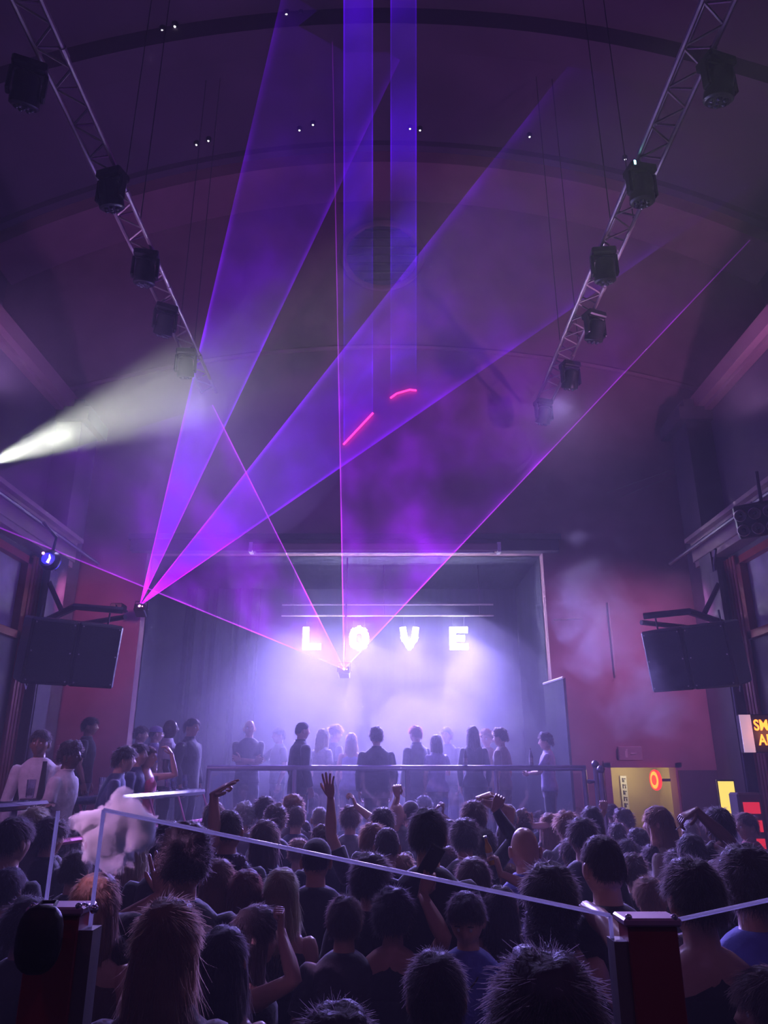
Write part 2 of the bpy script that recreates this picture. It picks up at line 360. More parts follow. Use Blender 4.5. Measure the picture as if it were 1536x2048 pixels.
def moving_head(p, tilt, yaw, label, s=1.0, led=False):
    t = thing('moving_head_light', p, label, 'stage light', 'moving head lights on the trusses', rot=(0, 0, yaw)); t.scale = (s, s, s)
    MB().box((0, 0, -.07), (.17, .12, .055), bev=.02).build('base', BLACKP, t)
    for sx in (-1, 1): MB().box((sx*.165, 0, -.27), (.022, .05, .16), bev=.012).build('yoke_arm', BLACKP, t)
    MB().box((0, 0, -.125), (.15, .06, .02), bev=.01).build('yoke_bridge', BLACKP, t)
    M = Matrix.Translation((0, 0, -.33)) @ Matrix.Rotation(tilt, 4, 'X')
    h = MB().lathe([(.07, .17), (.12, .14), (.135, .05), (.135, -.06), (.15, -.09), (.15, -.17), (.13, -.185)][::-1], 18, M).build('lamp_head', BLACKP, t, smooth=True)
    MB().lathe([(.0005, -.192), (.125, -.188)], 18, M).build('lens_plate', BLACKM, h)
    for k in range(7):
        r = 0 if k == 0 else .075; a = k*math.pi/3
        MB().ball(M @ Vector((r*math.cos(a), r*math.sin(a), -.19)), .03, 8, 5).build('lens', LENS, h, smooth=True)
    MB().box((0, 0, -.005), (.035, .03, .03)).build('clamp', ALU, t)
    if led: MB().box((-.13, -.121, -.06), (.012, .004, .03)).build('display', emis('cyan_display', (.3, .9, 1), 6), t)
ZM = 7.99
def onz(px, py, z):
    d = dirv(px, py); return CAM+d*((z-CAM.z)/d.z)
side = {-1: 'the white beam side', 1: 'the smoking sign side'}
for px, py, sx, tl, yw, lab, led in [
    (62, 130, -1, .5, .4, 'big dark moving head nearest overhead on the truss of the white beam side', 0), (225, 345, -1, .4, -.3, 'moving head second along the truss on the white beam side', 0),
    (293, 505, -1, .3, .2, 'moving head third along the truss on the white beam side', 0), (330, 612, -1, .5, .5, 'moving head fourth along the truss on the white beam side, faint in haze', 0),
    (372, 700, -1, .5, .1, 'small faint moving head at the far end of the white beam side truss', 0),
    (1432, 120, 1, .35, .3, 'big moving head nearest overhead on the truss of the smoking sign side', 0), (1275, 335, 1, .2, .2, 'moving head with a small cyan display on the truss', 1),
    (1212, 500, 1, .3, -.1, 'moving head with glinting lens ring just beyond the one with cyan display', 0), (1190, 625, 1, .5, .4, 'moving head fourth along the smoking sign side truss', 0),
    (1140, 725, 1, .5, .3, 'moving head fifth along the smoking sign side truss', 0), (1082, 800, 1, .5, .3, 'moving head at the far end of the smoking sign side truss', 0)]:
    p = onz(px, py, ZM); p.x = (-2.95 if sx < 0 else 2.765)+{62: -.2, 225: .1, 293: .07, 1432: .17, 1275: -.1, 1212: -.12, 1190: .12, 1140: .1, 1082: -.06}.get(px, 0); d_ = dirv(768, py); p.y = (ZM-CAM.z)/d_.z*d_.y
    moving_head(p, tl, yw, lab, .85, led)
# ---------------------------------------------------------------- small vault spot lamps
SPOTE = emis('vault_spot_glow', (.9, .85, 1), 1.4)
sp = [(325, 58), (350, 50), (342, 117), (370, 108), (573, 26), (602, 27), (567, 91), (608, 86), (826, 25), (852, 28), (824, 73), (856, 82), (1078, 45), (1105, 47), (1071, 94), (1092, 98),
      (393, 287), (417, 279), (599, 258), (626, 247), (820, 255), (840, 258), (1059, 271), (1335, 90), (1313, 142), (1338, 144), (1250, 316)]
CL = ['one of four tiny vault lamps nearest the white beam side truss', 'one of four tiny vault lamps just before the two blue laser sheets', 'one of four tiny vault lamps just past the two blue laser sheets', 'one of four tiny vault lamps above the slanting violet fan tip',
      'one of two dim vault lamps low beside the steep violet fan', 'one of two dim vault lamps low inside the steep violet fan', 'one of two dim vault lamps low beside the blue laser sheet', 'single dim vault lamp low above the slanting violet fan', 'one of three dim vault lamps by the smoking sign side truss', 'single dim vault lamp by the cyan display fixture']
CI = [0]*4+[1]*4+[2]*4+[3]*4+[4]*2+[5]*2+[6]*2+[7]+[8]*3+[9]
for k_, (px, py) in enumerate(sp):
    p = at_vault(px, py, .03)
    t = thing('vault_spot', p, CL[CI[k_]], 'ceiling lamp', 'tiny spot lamps dotted over the vault')
    MB().lathe([(.03, -.035), (.045, -.03), (.05, 0), (.05, .05)], 10).build('rim', BLACKM, t, smooth=True)
    MB().ball((0, 0, -.03), .022, 8, 5).build('bulb', SPOTE, t, smooth=True)

# ---------------------------------------------------------------- loudspeakers on wall brackets
GRILLE = mat('speaker_grille', (.02, .02, .026), .55, .3, vary=.35, scale=160, bump=.4)
def speaker(px, py, zc, nrm, sx, label, blabel):
    c = atD(px, py, zc); M = frame(c, nrm)
    t = thing('loudspeaker', c, label, 'loudspeaker', 'hanging loudspeakers', M=M)
    for k in (-1, 1):
        cb = MB().box((k*.265, 0, 0), (.262, .25, .38), bev=.02).build('cabinet', BLACKP, t)
        MB().box((k*.265, -.255, 0), (.242, .012, .355), bev=.008).build('grille', GRILLE, cb)
        for bx in (-.215, .215):
            for bz in (-.33, 0, .33): MB().ball((k*.265+bx, -.268, bz), .010, 6, 4).build('bolt', ALU, cb)
    for k in (-.4, .4): MB().tube([(k, 0, .38), (k, 0, .52)], .012, 6).build('hook', STEEL, t)
    b = thing('speaker_bracket', (0, 0, 0), blabel, 'bracket', 'speaker brackets')
    top = c+Vector((0, 0, .56)); wl = Vector((sx*4.74, 10.16, top.z))
    i0 = M @ Vector((-sx*.55, 0, .56)); i0.z = top.z
    MB().tube([i0, top, wl], .045, 6).build('arm', STEEL, b); MB().tube([i0+Vector((0, .12, -.06)), wl+Vector((0, .1, -.08))], .035, 6).build('arm', STEEL, b)
    MB().tube([top.lerp(wl, .35), wl+Vector((0, 0, .62))], .035, 6).build('brace', STEEL, b)
    MB().box(wl+Vector((-sx*.05, 0, .2)), (.03, .12, .55)).build('wall_plate', STEEL, b)
    cb = MB()
    cbl = thing('speaker_cable', (0, 0, 0), blabel.split(' under')[0].replace('bracket', 'cables hanging from the bracket'), 'cable')
    for k in range(4):
        q = wl+Vector((-sx*.09, -.1-.05*k, -.05)); e = c+Vector((sx*.55, .1, -.1*k))
        MB().tube([q, q+Vector((0, 0, -.3-.1*k)), (q+e)/2+Vector((0, 0, -.5)), e], .008, 5).build('strand', WHITE if k % 2 else CABLE, cbl)
speaker(1390, 1312, 9.2, (-.68, -.7, -.2), 1, 'black double loudspeaker hanging before the red wall, above the door with round orange light', 'dark steel bracket holding the loudspeaker near the smoking sign')
speaker(138, 1304, 9.0, (.58, -.78, -.2), -1, 'black double loudspeaker hanging below the round blue lamp', 'dark steel bracket holding the loudspeaker under the blue lamp')

# ---------------------------------------------------------------- gallery fittings
def pipe_run(sx, y0, y1, z, label):
    t = thing('gallery_pipe', (0, 0, 0), label, 'pipe', 'pipes along the gallery fronts')
    MB().tube([(sx*4.52, y0, z), (sx*4.52, y1, z)], .03, 8).build('pipe', STEEL, t, smooth=True)
    for y in np.arange(y0+.3, y1, 1.5): MB().tube([(sx*4.52, y, z), (sx*4.66, y, z+.12)], .018, 6).build('bracket', STEEL, t)
pipe_run(1, 5.5, 11.3, 5.12, 'dark pipe running under the gallery front beside the lamp panel')
pipe_run(-1, 5.5, 11.3, 5.12, 'dark pipe running under the gallery front near the blue lamp')
M = frame(atD(1528, 1038, 8.2), (-.55, -.75, -.45))
t = thing('blinder_panel', (0, 0, 0), 'eight-lamp blinder panel under the gallery on the red side', 'stage light', M=M)
MB().box((0, .06, 0), (.3, .05, .19), bev=.02).build('housing', BLACKM, t)
for i in range(4):
    for j in range(2):
        x, z = -.225+.15*i, -.085+.17*j; R = Matrix.Translation((x, .01, z)) @ Matrix.Rotation(math.pi/2, 4, 'X')
        l = MB().lathe([(.05, -.01), (.066, 0), (.068, .04), (.06, .05), (.05, .03), (.02, .0), (.0005, -.005)], 16, R).build('lamp_cup', ALU, t, smooth=True)
        MB().ball((x, -.005, z), .022, 8, 6).build('bulb', LENS, l, smooth=True)
MB().tube([(0, .1, .19), (0, .3, .5)], .02, 6).build('hanger', STEEL, t)
# profile spot that throws the white beam
M = frame(BS, BT-BS)
t = thing('profile_spotlight', (0, 0, 0), 'spotlight on the gallery throwing the broad white beam', 'stage light', M=M)
R = Matrix.Rotation(math.pi/2, 4, 'X')
MB().lathe([(.05, -.62), (.1, -.6), (.12, -.5), (.12, -.3), (.085, -.28), (.085, -.08), (.1, -.06), (.1, -.02)], 18, R).build('barrel', BLACKM, t, smooth=True)
MB().lathe([(.0005, -.05), (.08, -.045)], 18, R).build('lens', emis('beam_lens', (.95, 1, .88), 40), t)
MB().tube([(-.15, .35, 0), (-.15, .35, -.22), (.15, .35, -.22), (.15, .35, 0)], .014, 6).build('yoke', STEEL, t); MB().tube([(0, .35, -.22), (0, .35, -.42)], .02, 6).build('stand', STEEL, t)
# blue lamp
p = atD(101, 1121, 8.6)
t = thing('blue_lamp', p, 'round lamp glowing deep blue above the hanging loudspeaker', 'stage light')
MB().ball((0, 0, 0), .115, 18, 12).build('globe', emis('blue_globe', (.03, .02, 1), 1.6), t, smooth=True)
MB().lathe([(.0005, -.1), (.09, -.09), (.125, -.03), (.125, 0), (.118, .01)], 18, Matrix.Rotation(-math.pi/2, 4, 'X')).build('housing', BLACKP, t, smooth=True)
f = MB().tube([(.02, -.113, -.055), (.04, -.113, .0), (.03, -.11, .04)], [.016, .012, .004], 6).build('lamp_highlight', emis('lamp_highlight', (1, .6, .7), 9), t)  # glowing stroke paints a highlight on the lamp front
MB().ball((-.05, -.1, .06), .018, 8, 5).build('lamp_glint', emis('lamp_highlight2', (.9, .3, .8), 3), t)  # glowing bead paints a glint on the lamp front
MB().tube([(0, .02, .1), (0, .06, .3), (-.2, .1, .5)], .018, 6).build('stem', STEEL, t)
point('blue_lamp_light', p+Vector((.05, -.2, 0)), 6, (.08, .05, 1), .1)
# small projector at the wall by the laser
p = atD(237, 1216, 12.0)
t = thing('wall_camera', p, 'small dark camera on the wall beside the purple laser box', 'camera')
MB().box((0, 0, 0), (.1, .12, .06), bev=.015).build('body', BLACKP, t); MB().tube([(-.02, -.2, -.01), (-.02, -.1, -.01)], .045, 10).build('lens_barrel', BLACKP, t); MB().tube([(0, .1, 0), (0, .4, .03)], .02, 6).build('arm', STEEL, t)

# ---------------------------------------------------------------- right side: window, frames, sign, doorway
FROST = mat('frosted_pane', (.42, .36, .46), .35, vary=.35, scale=3, bump=.2)
for sx, nm in ((1, 'window_2'), (-1, 'window_3')):
    x = sx*4.9
    wn = MB()
    for y in (9.82, 6.0): wn.box((x, y, 4.25), (.05, .06, .56))
    for z in (3.74, 4.76): wn.box((x, 7.9, z), (.05, 1.97, .05))
    wo = struct(wn, nm, REDW)
    MB().box((x+sx*.06, 7.9, 4.25), (.01, 1.88, .48)).build('pane', FROST, wo)
    for y in (8.6, 7.3): MB().box((x-sx*.02, y, 4.25), (.02, .03, .5)).build('mullion', REDW, wo)
    fr = MB()                                        # red reeded uprights at the pier
    for k in range(4): fr.tube([(sx*4.86, 10.16-.085*k, 0), (sx*4.86, 10.16-.085*k, 4.85)], .036, 8)
    struct(fr, 'trim_upright', REDW, smooth=True)
    cp = thing('conduit', (0, 0, 0), 'thin grey conduit climbing the pier by the '+('smoking sign' if sx > 0 else 'booth guests'), 'pipe')
    MB().tube([(sx*4.7, 10.19, 0), (sx*4.7, 10.19, 4.8), (sx*4.62, 9.9, 4.95)], .02, 6).build('tube', STEEL, cp)
FONT = None
def text(name, body, size, M, m, parent, depth=.004, align='LEFT'):
    cu = bpy.data.curves.new(name, 'FONT'); cu.body = body; cu.size = size; cu.extrude = depth; cu.align_x = align; cu.offset = size*.018; cu.space_character = 1.02
    o = bpy.data.objects.new(name, cu); COL.objects.link(o); o.data.materials.append(m)
    dg = bpy.context.evaluated_depsgraph_get(); me = bpy.data.meshes.new_from_object(o.evaluated_get(dg)); bpy.data.objects.remove(o)
    r = link(name, me, m, parent); r.matrix_basis = M; return r
c = atD(1482, 1467, 8.4)
t = thing('smoking_area_sign', c, 'dark box sign with orange lit letters SMOKING AREA on the pier', 'sign', M=frame(c, (-.12, -1, 0)))
MB().box((.55, .05, 0), (.55, .05, .21), bev=.01).build('box', BLACKP, t)
MB().box((.065, -.004, 0), (.06, .012, .205)).build('white_edge', mat('white_sign_edge', (.9, .85, .9), .4, vary=.05, emit=(.8, .6, .9), estr=.35), t)
RX = Matrix.Rotation(math.pi/2, 4, 'X')
ORG = emis('orange_letters', (1, .16, .015), 4)
text('lettering', 'SMOKING', .165, Matrix.Translation((.15, -.005, .035)) @ RX @ Matrix.Diagonal((.76, 1, 1, 1)), ORG, t)
text('lettering', 'AREA', .165, Matrix.Translation((.178, -.005, -.125)) @ RX @ Matrix.Diagonal((.76, 1, 1, 1)), ORG, t)
MB().tube([(.5, .1, .1), (.5, .7, .1)], .025, 6).build('arm', STEEL, t)
point('sign_glow', c+Vector((.3, -.25, 0)), 2.5, (1, .25, .05), .1)
# doorway with ochre lobby behind
lb = MB(); lb.box((4.1, 13.55, 1.1), (.75, .05, 1.2)); lb.box((3.5, 13.1, 1.1), (.05, .5, 1.2)); lb.box((4.75, 13.1, 1.1), (.05, .5, 1.2)); lb.box((4.1, 13.1, 2.25), (.75, .5, .05))
struct(lb, 'wall_lobby', YELW)
point('lobby_light', (4.1, 13.0, 1.95), 5, (1, .85, .5), .1)
struct(MB().box((3.52, YB-.02, 1.05), (.05, .05, 1.1)).box((4.64, YB-.02, 1.05), (.05, .05, 1.1)).box((4.08, YB-.02, 2.13), (.61, .05, .05)), 'door_1', PLASTER)
p = at(1249, 1585, 13.45)
t = thing('lobby_plaque', p, 'narrow white upright plaque with dark symbols on the ochre lobby wall', 'sign')
MB().box((0, 0, 0), (.055, .015, .27), bev=.006).build('board', WHITE, t)
for k, zz in enumerate((-.2, -.1, .0, .1, .2)):
    g = MB().box((-.02, -.018, zz), (.008, .004, .035)).box((.012, -.018, zz+.02), (.022, .004, .007)).box((.02 if k % 2 else .0, -.018, zz-.015), (.008, .004, .02))
    g.build('symbol', BLACKP, t)
p = at(1311, 1560, 12.25); M = frame(p, (-.985, -.15, 0))
t = thing('round_orange_sign', p, 'round sign glowing orange red beside the lobby doorway', 'sign', M=M)
R = Matrix.Rotation(math.pi/2, 4, 'X')
MB().lathe([(.13, -.02), (.14, 0), (.13, .02)], 24, R).build('disc', emis('orange_disc', (1, .22, .02), 2.2), t, smooth=True)
MB().lathe([(.145, -.03), (.155, 0), (.145, .025), (.128, .022), (.128, -.03)], 24, R).build('rim', emis('red_rim', (1, .03, .02), 1.5), t, smooth=True)
MB().lathe([(.035, .022), (.075, .022), (.075, .027), (.035, .027)], 18, R).build('emblem', emis('red_emblem', (.9, .06, .02), 1.0), t)
MB().box((0, .12, 0), (.02, .12, .02)).build('arm', STEEL, t)
p = at(1260, 1507, YB-.05)
t = thing('exit_sign', p, 'faint unlit rectangular exit sign box on the red wall over the doorway', 'sign')
MB().box((0, 0, 0), (.19, .03, .11), bev=.012).build('box', mat('dim_sign', (.42, .28, .36), .5, vary=.08), t)
g = MB().box((-.07, -.033, -.01), (.02, .004, .05)).box((-.06, -.033, .055), (.015, .004, .012)).box((.05, -.033, 0), (.05, .004, .012)); g.build('pictogram', mat('dim_mark', (.62, .5, .56), .5), t)
# dark door, lit yellow panel and bar glow at the far right
struct(MB().box((4.98, 12.32, 1.02), (.36, .04, 1.02)), 'door_2', DARKW)
p = at(1457, 1606, 9.35)
t = thing('lit_panel', p, 'tall yellow lit panel glowing behind the crowd under the smoking sign', 'lit panel', M=frame(p, (-.25, -1, 0)))
MB().box((0, 0, 0), (.085, .02, .24)).build('glow_sheet', emis('yellow_glow', (1, .66, .12), 1.0), t)
MB().box((0, .02, 0), (.1, .015, .26)).build('frame', BLACKP, t); MB().box((0, .02, -.26-(p.z-.26)/2), (.1, .03, (p.z-.26)/2)).build('stand', DARKW, t)
p = at(1494, 1610, 9.1)
t = thing('red_drinks_cooler', (p.x, p.y, 0), 'small cooler cabinet with red glowing shelves beside the yellow panel', 'cooler')
MB().box((0, .02, .9), (.14, .12, .9), bev=.02).build('body', DARKW, t)
for z in (1.26, 1.45, 1.64): MB().box((.0, -.105, z), (.09, .012, .06)).build('lit_shelf', emis('red_shelf', (1, .03, .06), .55), t)
p1, p2 = at(1108, 1239, YB-.04), at(1165, 1237, YB-.04)
cp = thing('wall_conduit', (0, 0, 0), 'thin pale conduit dropping down the red wall through the smoke', 'pipe')
q1, q2 = at(1216, 1205, YB-.04), at(1231, 1352, YB-.04)
MB().tube([q1, q2], .018, 6).build('tube', CREAM, cp); MB().tube([p1, p2], .014, 6).build('tube', CREAM, cp)
p1, p2 = at(1215, 985, YB-.04), at(1365, 932, 11.9)
cp = thing('wall_cable', (0, 0, 0), 'two thin pale cables strung high across the red wall', 'cable')
MB().tube([p1, p2], .010, 5).build('strand', CREAM, cp); MB().tube([p1+Vector((.2, 0, -.1)), p2+Vector((.1, 0, -.06))], .008, 5).build('strand', CREAM, cp)

# ---------------------------------------------------------------- stage rail, booth rail
def rail(name, pts, z, z0, posts, label, m=STEEL, low=None, r=.035):
    t = thing(name, (0, 0, 0), label, 'railing')
    MB().tube([(x, y, z) for x, y in pts], r, 10).build('top_rail', m, t, smooth=True)
    if low: MB().tube([(x, y, low) for x, y in pts], r*.6, 8).build('lower_rail', m, t, smooth=True)
    for x, y in posts: MB().tube([(x, y, z0), (x, y, z)], r*.9, 8).build('post', m, t, smooth=True)
    return t
YR = 9.95
l, r_ = at(415, 1534, YR), at(1172, 1546, YR); zr = at(800, 1536, YR).z
RAILM = mat('rail_metal', (.42, .38, .5), .3, .8, vary=.1)
t = rail('stage_railing', [(l.x, YR), (r_.x, YR)], zr, STG, [(at(px, 1540, YR).x, YR) for px in (418, 590, 815, 992, 1168)], 'long metal railing along the stage front before the guests', RAILM, .0 or STG+.12)
for pa, pb in ((418, 590), (590, 815), (815, 992), (992, 1168)):
    x0, x1 = at(pa, 1540, YR).x+.05, at(pb, 1540, YR).x-.05
    MB().box(((x0+x1)/2, YR, (zr+STG)/2+.04), ((x1-x0)/2, .005, (zr-STG)/2-.1)).build('glass_pane', GLASS, t)
t = thing('newel_post', (0, 0, 0), 'two tall posts with ball tops closing the stage railing by the doorway', 'post')
for px, top in ((1191, 1535), (1202, 1546)):
    q = at(px, top, YR-.25 if px > 1195 else YR); MB().tube([(q.x, q.y, 0), (q.x, q.y, q.z)], .035, 8).build('post', RAILM, t, smooth=True); MB().ball((q.x, q.y, q.z+.04), .05, 10, 8).build('ball_top', RAILM, t, smooth=True)
qa, qb = at(1168, 1563, YR), at(1191, 1563, YR); MB().tube([qa, (qa+qb)/2, qb], [.012, .03, .012], 8).build('connector', RAILM, t)
qa, qb = at(222, 1597, 7.9), at(405, 1583, 9.7)
t = thing('booth_railing', (0, 0, 0), 'slanting metal counter rail with pink lower truss beside the booth guests', 'railing')
PINK = mat('pink_metal', (.75, .25, .4), .3, .6, vary=.1)
ext = qa+(qa-qb)*.9
MB().tube([ext, qa, qb], .04, 8).build('top_rail', CHROME, t, smooth=True)
for dz, dx in ((-.32, .12), (-.9, .12)): MB().tube([ext+Vector((dx, 0, dz)), qa+Vector((dx, 0, dz)), qb+Vector((dx, 0, dz))], .028, 8).build('lower_rail', PINK, t, smooth=True)
for k in range(7):
    a = ext.lerp(qb, k/6); MB().tube([(a.x+.12, a.y, .0), (a.x+.12, a.y, a.z-.32)], .022, 6).build('post', PINK, t); MB().tube([(a.x+.12, a.y, a.z-.32), a], .012, 6).build('stay', PINK, t)
    if k < 6:
        b = ext.lerp(qb, (k+1)/6); MB().tube([a+Vector((.12, 0, -.32)), b+Vector((.12, 0, -.9))], .01, 5).build('diagonal', PINK, t)
CLG = glassmat('drink_glass', (.85, .87, .95), .3)
for k, (px, u) in enumerate(((335, .66), (352, .73), (383, .87), (180, .0), (24, -.55), (300, .5))):
    a = qa.lerp(qb, u)+Vector((-.1, 0, .05))
    t = thing('drinking_glass', a, ['tall glass on the booth counter below the woman in pink', 'second tall glass on the booth counter, just beyond the first', 'single glass at the stage end of the booth counter', 'slim glass on the booth counter above the smoke puff', 'glass on the booth counter before the man with the tie', 'short glass on the booth counter under the pink top'][k], 'glass', 'glasses on the booth counter')
    MB().lathe([(.028, 0), (.034, .01), (.038, .15), (.036, .15), (.03, .02), (.0005, .015)], 12).build('cup', CLG, t, smooth=True)
    MB().lathe([(.0005, .018), (.029, .02), (.033, .08), (.0005, .08)], 10).build('drink', mat('drink', (.6, .5, .55), .1, vary=.1), t)
    MB().box((0, -.02, -.035), (.05, .05, .03)).build('coaster_shelf', STEEL, t)

# ---------------------------------------------------------------- laser boxes, their light painted as glowing sheets
def laser_mat(name, col, core, k, fill, edge, noise=.35, fall=1.0, nscale=1.2, reach=60.0):  # emission painted over the sheet, standing for laser light scattered in haze
    m = bpy.data.materials.new(name); m.use_nodes = True; nt = m.node_tree; nt.nodes.clear(); N_ = nt.nodes.new; Lk = nt.links.new
    out = N_('ShaderNodeOutputMaterial'); add = N_('ShaderNodeAddShader'); tr = N_('ShaderNodeBsdfTransparent'); em = N_('ShaderNodeEmission')
    uv = N_('ShaderNodeUVMap'); sep = N_('ShaderNodeSeparateXYZ'); Lk(uv.outputs[0], sep.inputs[0])       # u across the fan, v metres from the box
    def mth(op, a, b=None, c=None):
        n = N_('ShaderNodeMath'); n.operation = op
        for i, q in enumerate((a, b, c)):
            if q is None: continue
            if isinstance(q, (int, float)): n.inputs[i].default_value = q
            else: Lk(q, n.inputs[i])
        return n.outputs[0]
    u, v = sep.outputs[0], sep.outputs[1]
    d = mth('MINIMUM', u, mth('SUBTRACT', 1.0, u))
    eg = mth('POWER', mth('MAXIMUM', mth('SUBTRACT', 1.0, mth('MULTIPLY', d, 1/edge)), 0.0), 2.0)
    fall_ = mth('DIVIDE', 1.0, mth('ADD', mth('POWER', v, fall), .35))
    ns = N_('ShaderNodeTexNoise'); ns.inputs['Scale'].default_value = nscale; ns.inputs['Detail'].default_value = 2
    geo = N_('ShaderNodeNewGeometry'); Lk(geo.outputs['Position'], ns.inputs['Vector'])
    nz = mth('ADD', 1-noise, mth('MULTIPLY', mth('POWER', ns.outputs[0], 3.0), noise*8))
    fade = N_('ShaderNodeMapRange'); fade.interpolation_type = 'SMOOTHSTEP'; Lk(v, fade.inputs[0])
    for i_, q_ in enumerate((3.0, reach, 1.0, 0.0)): fade.inputs[i_+1].default_value = q_
    s = mth('MULTIPLY', mth('MULTIPLY', mth('MULTIPLY', mth('ADD', mth('MULTIPLY', eg, 1.0), fill), fall_), mth('MULTIPLY', nz, k)), fade.outputs[0])
    mix = N_('ShaderNodeMix'); mix.data_type = 'RGBA'; mix.inputs[6].default_value = (*col, 1); mix.inputs[7].default_value = (*core, 1)
    Lk(mth('MINIMUM', mth('MULTIPLY', mth('ADD', mth('MULTIPLY', eg, .6), .25), mth('DIVIDE', .9, mth('ADD', v, .9))), 1.0), mix.inputs[0])
    Lk(mix.outputs[2], em.inputs[0]); Lk(s, em.inputs[1]); Lk(tr.outputs[0], add.inputs[0]); Lk(em.outputs[0], add.inputs[1]); Lk(add.outputs[0], out.inputs[0])
    m.cycles.emission_sampling = 'NONE' if hasattr(m.cycles, 'emission_sampling') else None
    return m
def fan(o, ea, eb, m, label, name='laser_fan', na=24, nr=24, mid=None):
    o = Vector(o); V = []; F = []; UV = []
    for j in range(nr+1):
        t = (j/nr)**1.6*.995+.005
        for i in range(na+1):
            u = i/na; e = Vector(ea).lerp(Vector(eb), u)
            if mid is not None: e = Vector(ea)*(1-u)**2+Vector(mid)*2*u*(1-u)+Vector(eb)*u*u
            p = o.lerp(e, t); V.append(p); UV.append((u, (p-o).length))
    for j in range(nr):
        for i in range(na): a = j*(na+1)+i; F.append((a, a+1, a+na+2, a+na+1))
    me = bpy.data.meshes.new(name); me.from_pydata([tuple(p) for p in V], [], F)
    ul = me.uv_layers.new(name='UVMap')
    for lp in me.loops: ul.data[lp.index].uv = UV[lp.vertex_index]
    return link(name, me, m, label=label, cat='laser beam', group='laser fans in the haze')
def laser_box(p, label, aim):
    t = thing('laser_projector', p, label, 'laser projector', 'laser boxes', M=frame(p, aim))
    MB().box((0, .14, -.01), (.09, .13, .06), bev=.012).build('housing', BLACKM, t)
    MB().box((0, .005, 0), (.05, .008, .03)).build('aperture', LENS, t)
    MB().ball((0, 0, .0), .018, 8, 6).build('laser_point', emis('laser_point_glow', (1, .25, .8), 30), t, smooth=True)
    MB().ball((.045, 0, -.005), .009, 8, 6).build('laser_point', emis('laser_point_glow2', (1, .2, .3), 12), t, smooth=True)
    MB().tube([(-.11, .14, 0), (-.11, .14, .16), (.11, .14, .16), (.11, .14, 0)], .012, 6).build('yoke', STEEL, t)
    return t
PURP = (.18, .0, 1.0); PINKL = (1.0, .08, .75)
pA = at(279, 1212, 11.9)
laser_box(pA, 'small laser box shooting two violet fans from the stage corner', (0.1, -1, .3))
MA = laser_mat('violet_fan', (.17, .0, 1.0), (.45, .0, 1.0), 4.6, .36, .08, .4, 1.35, reach=14)
fan(pA, at_vault(566, -20), at_vault(800, 120), MA, 'violet laser fan rising steeply from the corner laser box')
fan(pA, at_vault(1165, 95), at_vault(1500, 372), MA, 'violet laser fan slanting across the hall from the corner laser box')
pB = at(688, 1338, 12.0)
tb = laser_box(pB, 'laser box hanging under the lit letters at stage centre', (0, -1, .2))
MB().tube([(0, .14, .16), (0, .14, ZO-pB.z)], .015, 6).build('dropper', STEEL, tb)
MBm = laser_mat('magenta_fan', (.30, .0, 1.0), (1.0, .05, .75), 1.1, .6, .03, .95, 1.3, reach=9.0)
fan(pB, atX(-160, 990, -4.9), at(425, 810, 10.0), MBm, 'magenta laser fan spreading towards the booth from the box under the letters')
fan(pB, at_vault(664, 40), at(1500, 480, 9.0), MBm, 'magenta laser fan opening upwards from the box under the letters')
def beam(o, e, r, m, label):  # glowing thin tube stands for the laser ray lit up in haze
    o, e = Vector(o), Vector(e); V = []; F = []; UV = []; n = 6; nr = 24
    u = (e-o).normalized().cross(Vector((0, 0, 1))).normalized(); w_ = u.cross((e-o).normalized())
    for j in range(nr+1):
        p = o.lerp(e, (j/nr)**1.5)
        for k in range(n):
            a = 2*math.pi*k/n; V.append(p+(u*math.cos(a)+w_*math.sin(a))*r); UV.append((.0, (p-o).length))
    for j in range(nr):
        for k in range(n): F.append((j*n+k, j*n+(k+1) % n, (j+1)*n+(k+1) % n, (j+1)*n+k))
    me = bpy.data.meshes.new('laser_beam'); me.from_pydata([tuple(p) for p in V], [], F); ul = me.uv_layers.new(name='UVMap')
    for lp in me.loops: ul.data[lp.index].uv = UV[lp.vertex_index]
    return link('laser_beam', me, m, label=label, cat='laser beam', group='laser rays from the letters box')
RAY = laser_mat('laser_ray', (.45, .02, 1.0), (1.0, .10, .55), .85, .0, .5, .3, .7, reach=13.0)
for e, lab in ((atX(-160, 990, -4.9), 'thin magenta laser ray running to the blue lamp side'), (at(425, 810, 10.0), 'thin magenta laser ray rising towards the truss end'),
               (at_vault(664, 40), 'thin upright magenta laser ray above the letter O'), (at(1500, 480, 9.0), 'thin magenta laser ray rising past the letter E to the red side')):
    beam(pB, e, .008, RAY, lab)
pC = CAM+UPV*6.2
laser_box(pC, 'laser box high above the terrace throwing blue light at the end wall', (0, 1, .1))
MC = laser_mat('blue_fan', (.10, .0, 1.0), (.2, .0, 1.0), .62, .5, .08, .97, .35, .8)
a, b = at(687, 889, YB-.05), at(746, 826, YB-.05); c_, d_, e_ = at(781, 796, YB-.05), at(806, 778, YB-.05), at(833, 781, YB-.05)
fan(pC, a, b, MC, 'faint blue laser sheet reaching the slanted red line on the end wall')
fan(pC, c_, e_, MC, 'blue laser sheet reaching the curved red line on the end wall', mid=d_)
REDL = emis('laser_stripe', (1, .02, .14), 3.2)  # glowing strips painted where laser light meets the wall
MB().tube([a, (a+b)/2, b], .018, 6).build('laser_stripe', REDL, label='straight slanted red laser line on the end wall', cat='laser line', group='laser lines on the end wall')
MB().tube([c_, c_.lerp(d_, .5)*.5+d_.lerp(e_, .5)*.0+c_.lerp(d_, .5)*.5, (c_+e_)/4+d_/2, d_.lerp(e_, .5), e_], .018, 6).build('laser_stripe', REDL, label='short curved red laser line on the end wall', cat='laser line', group='laser lines on the end wall')

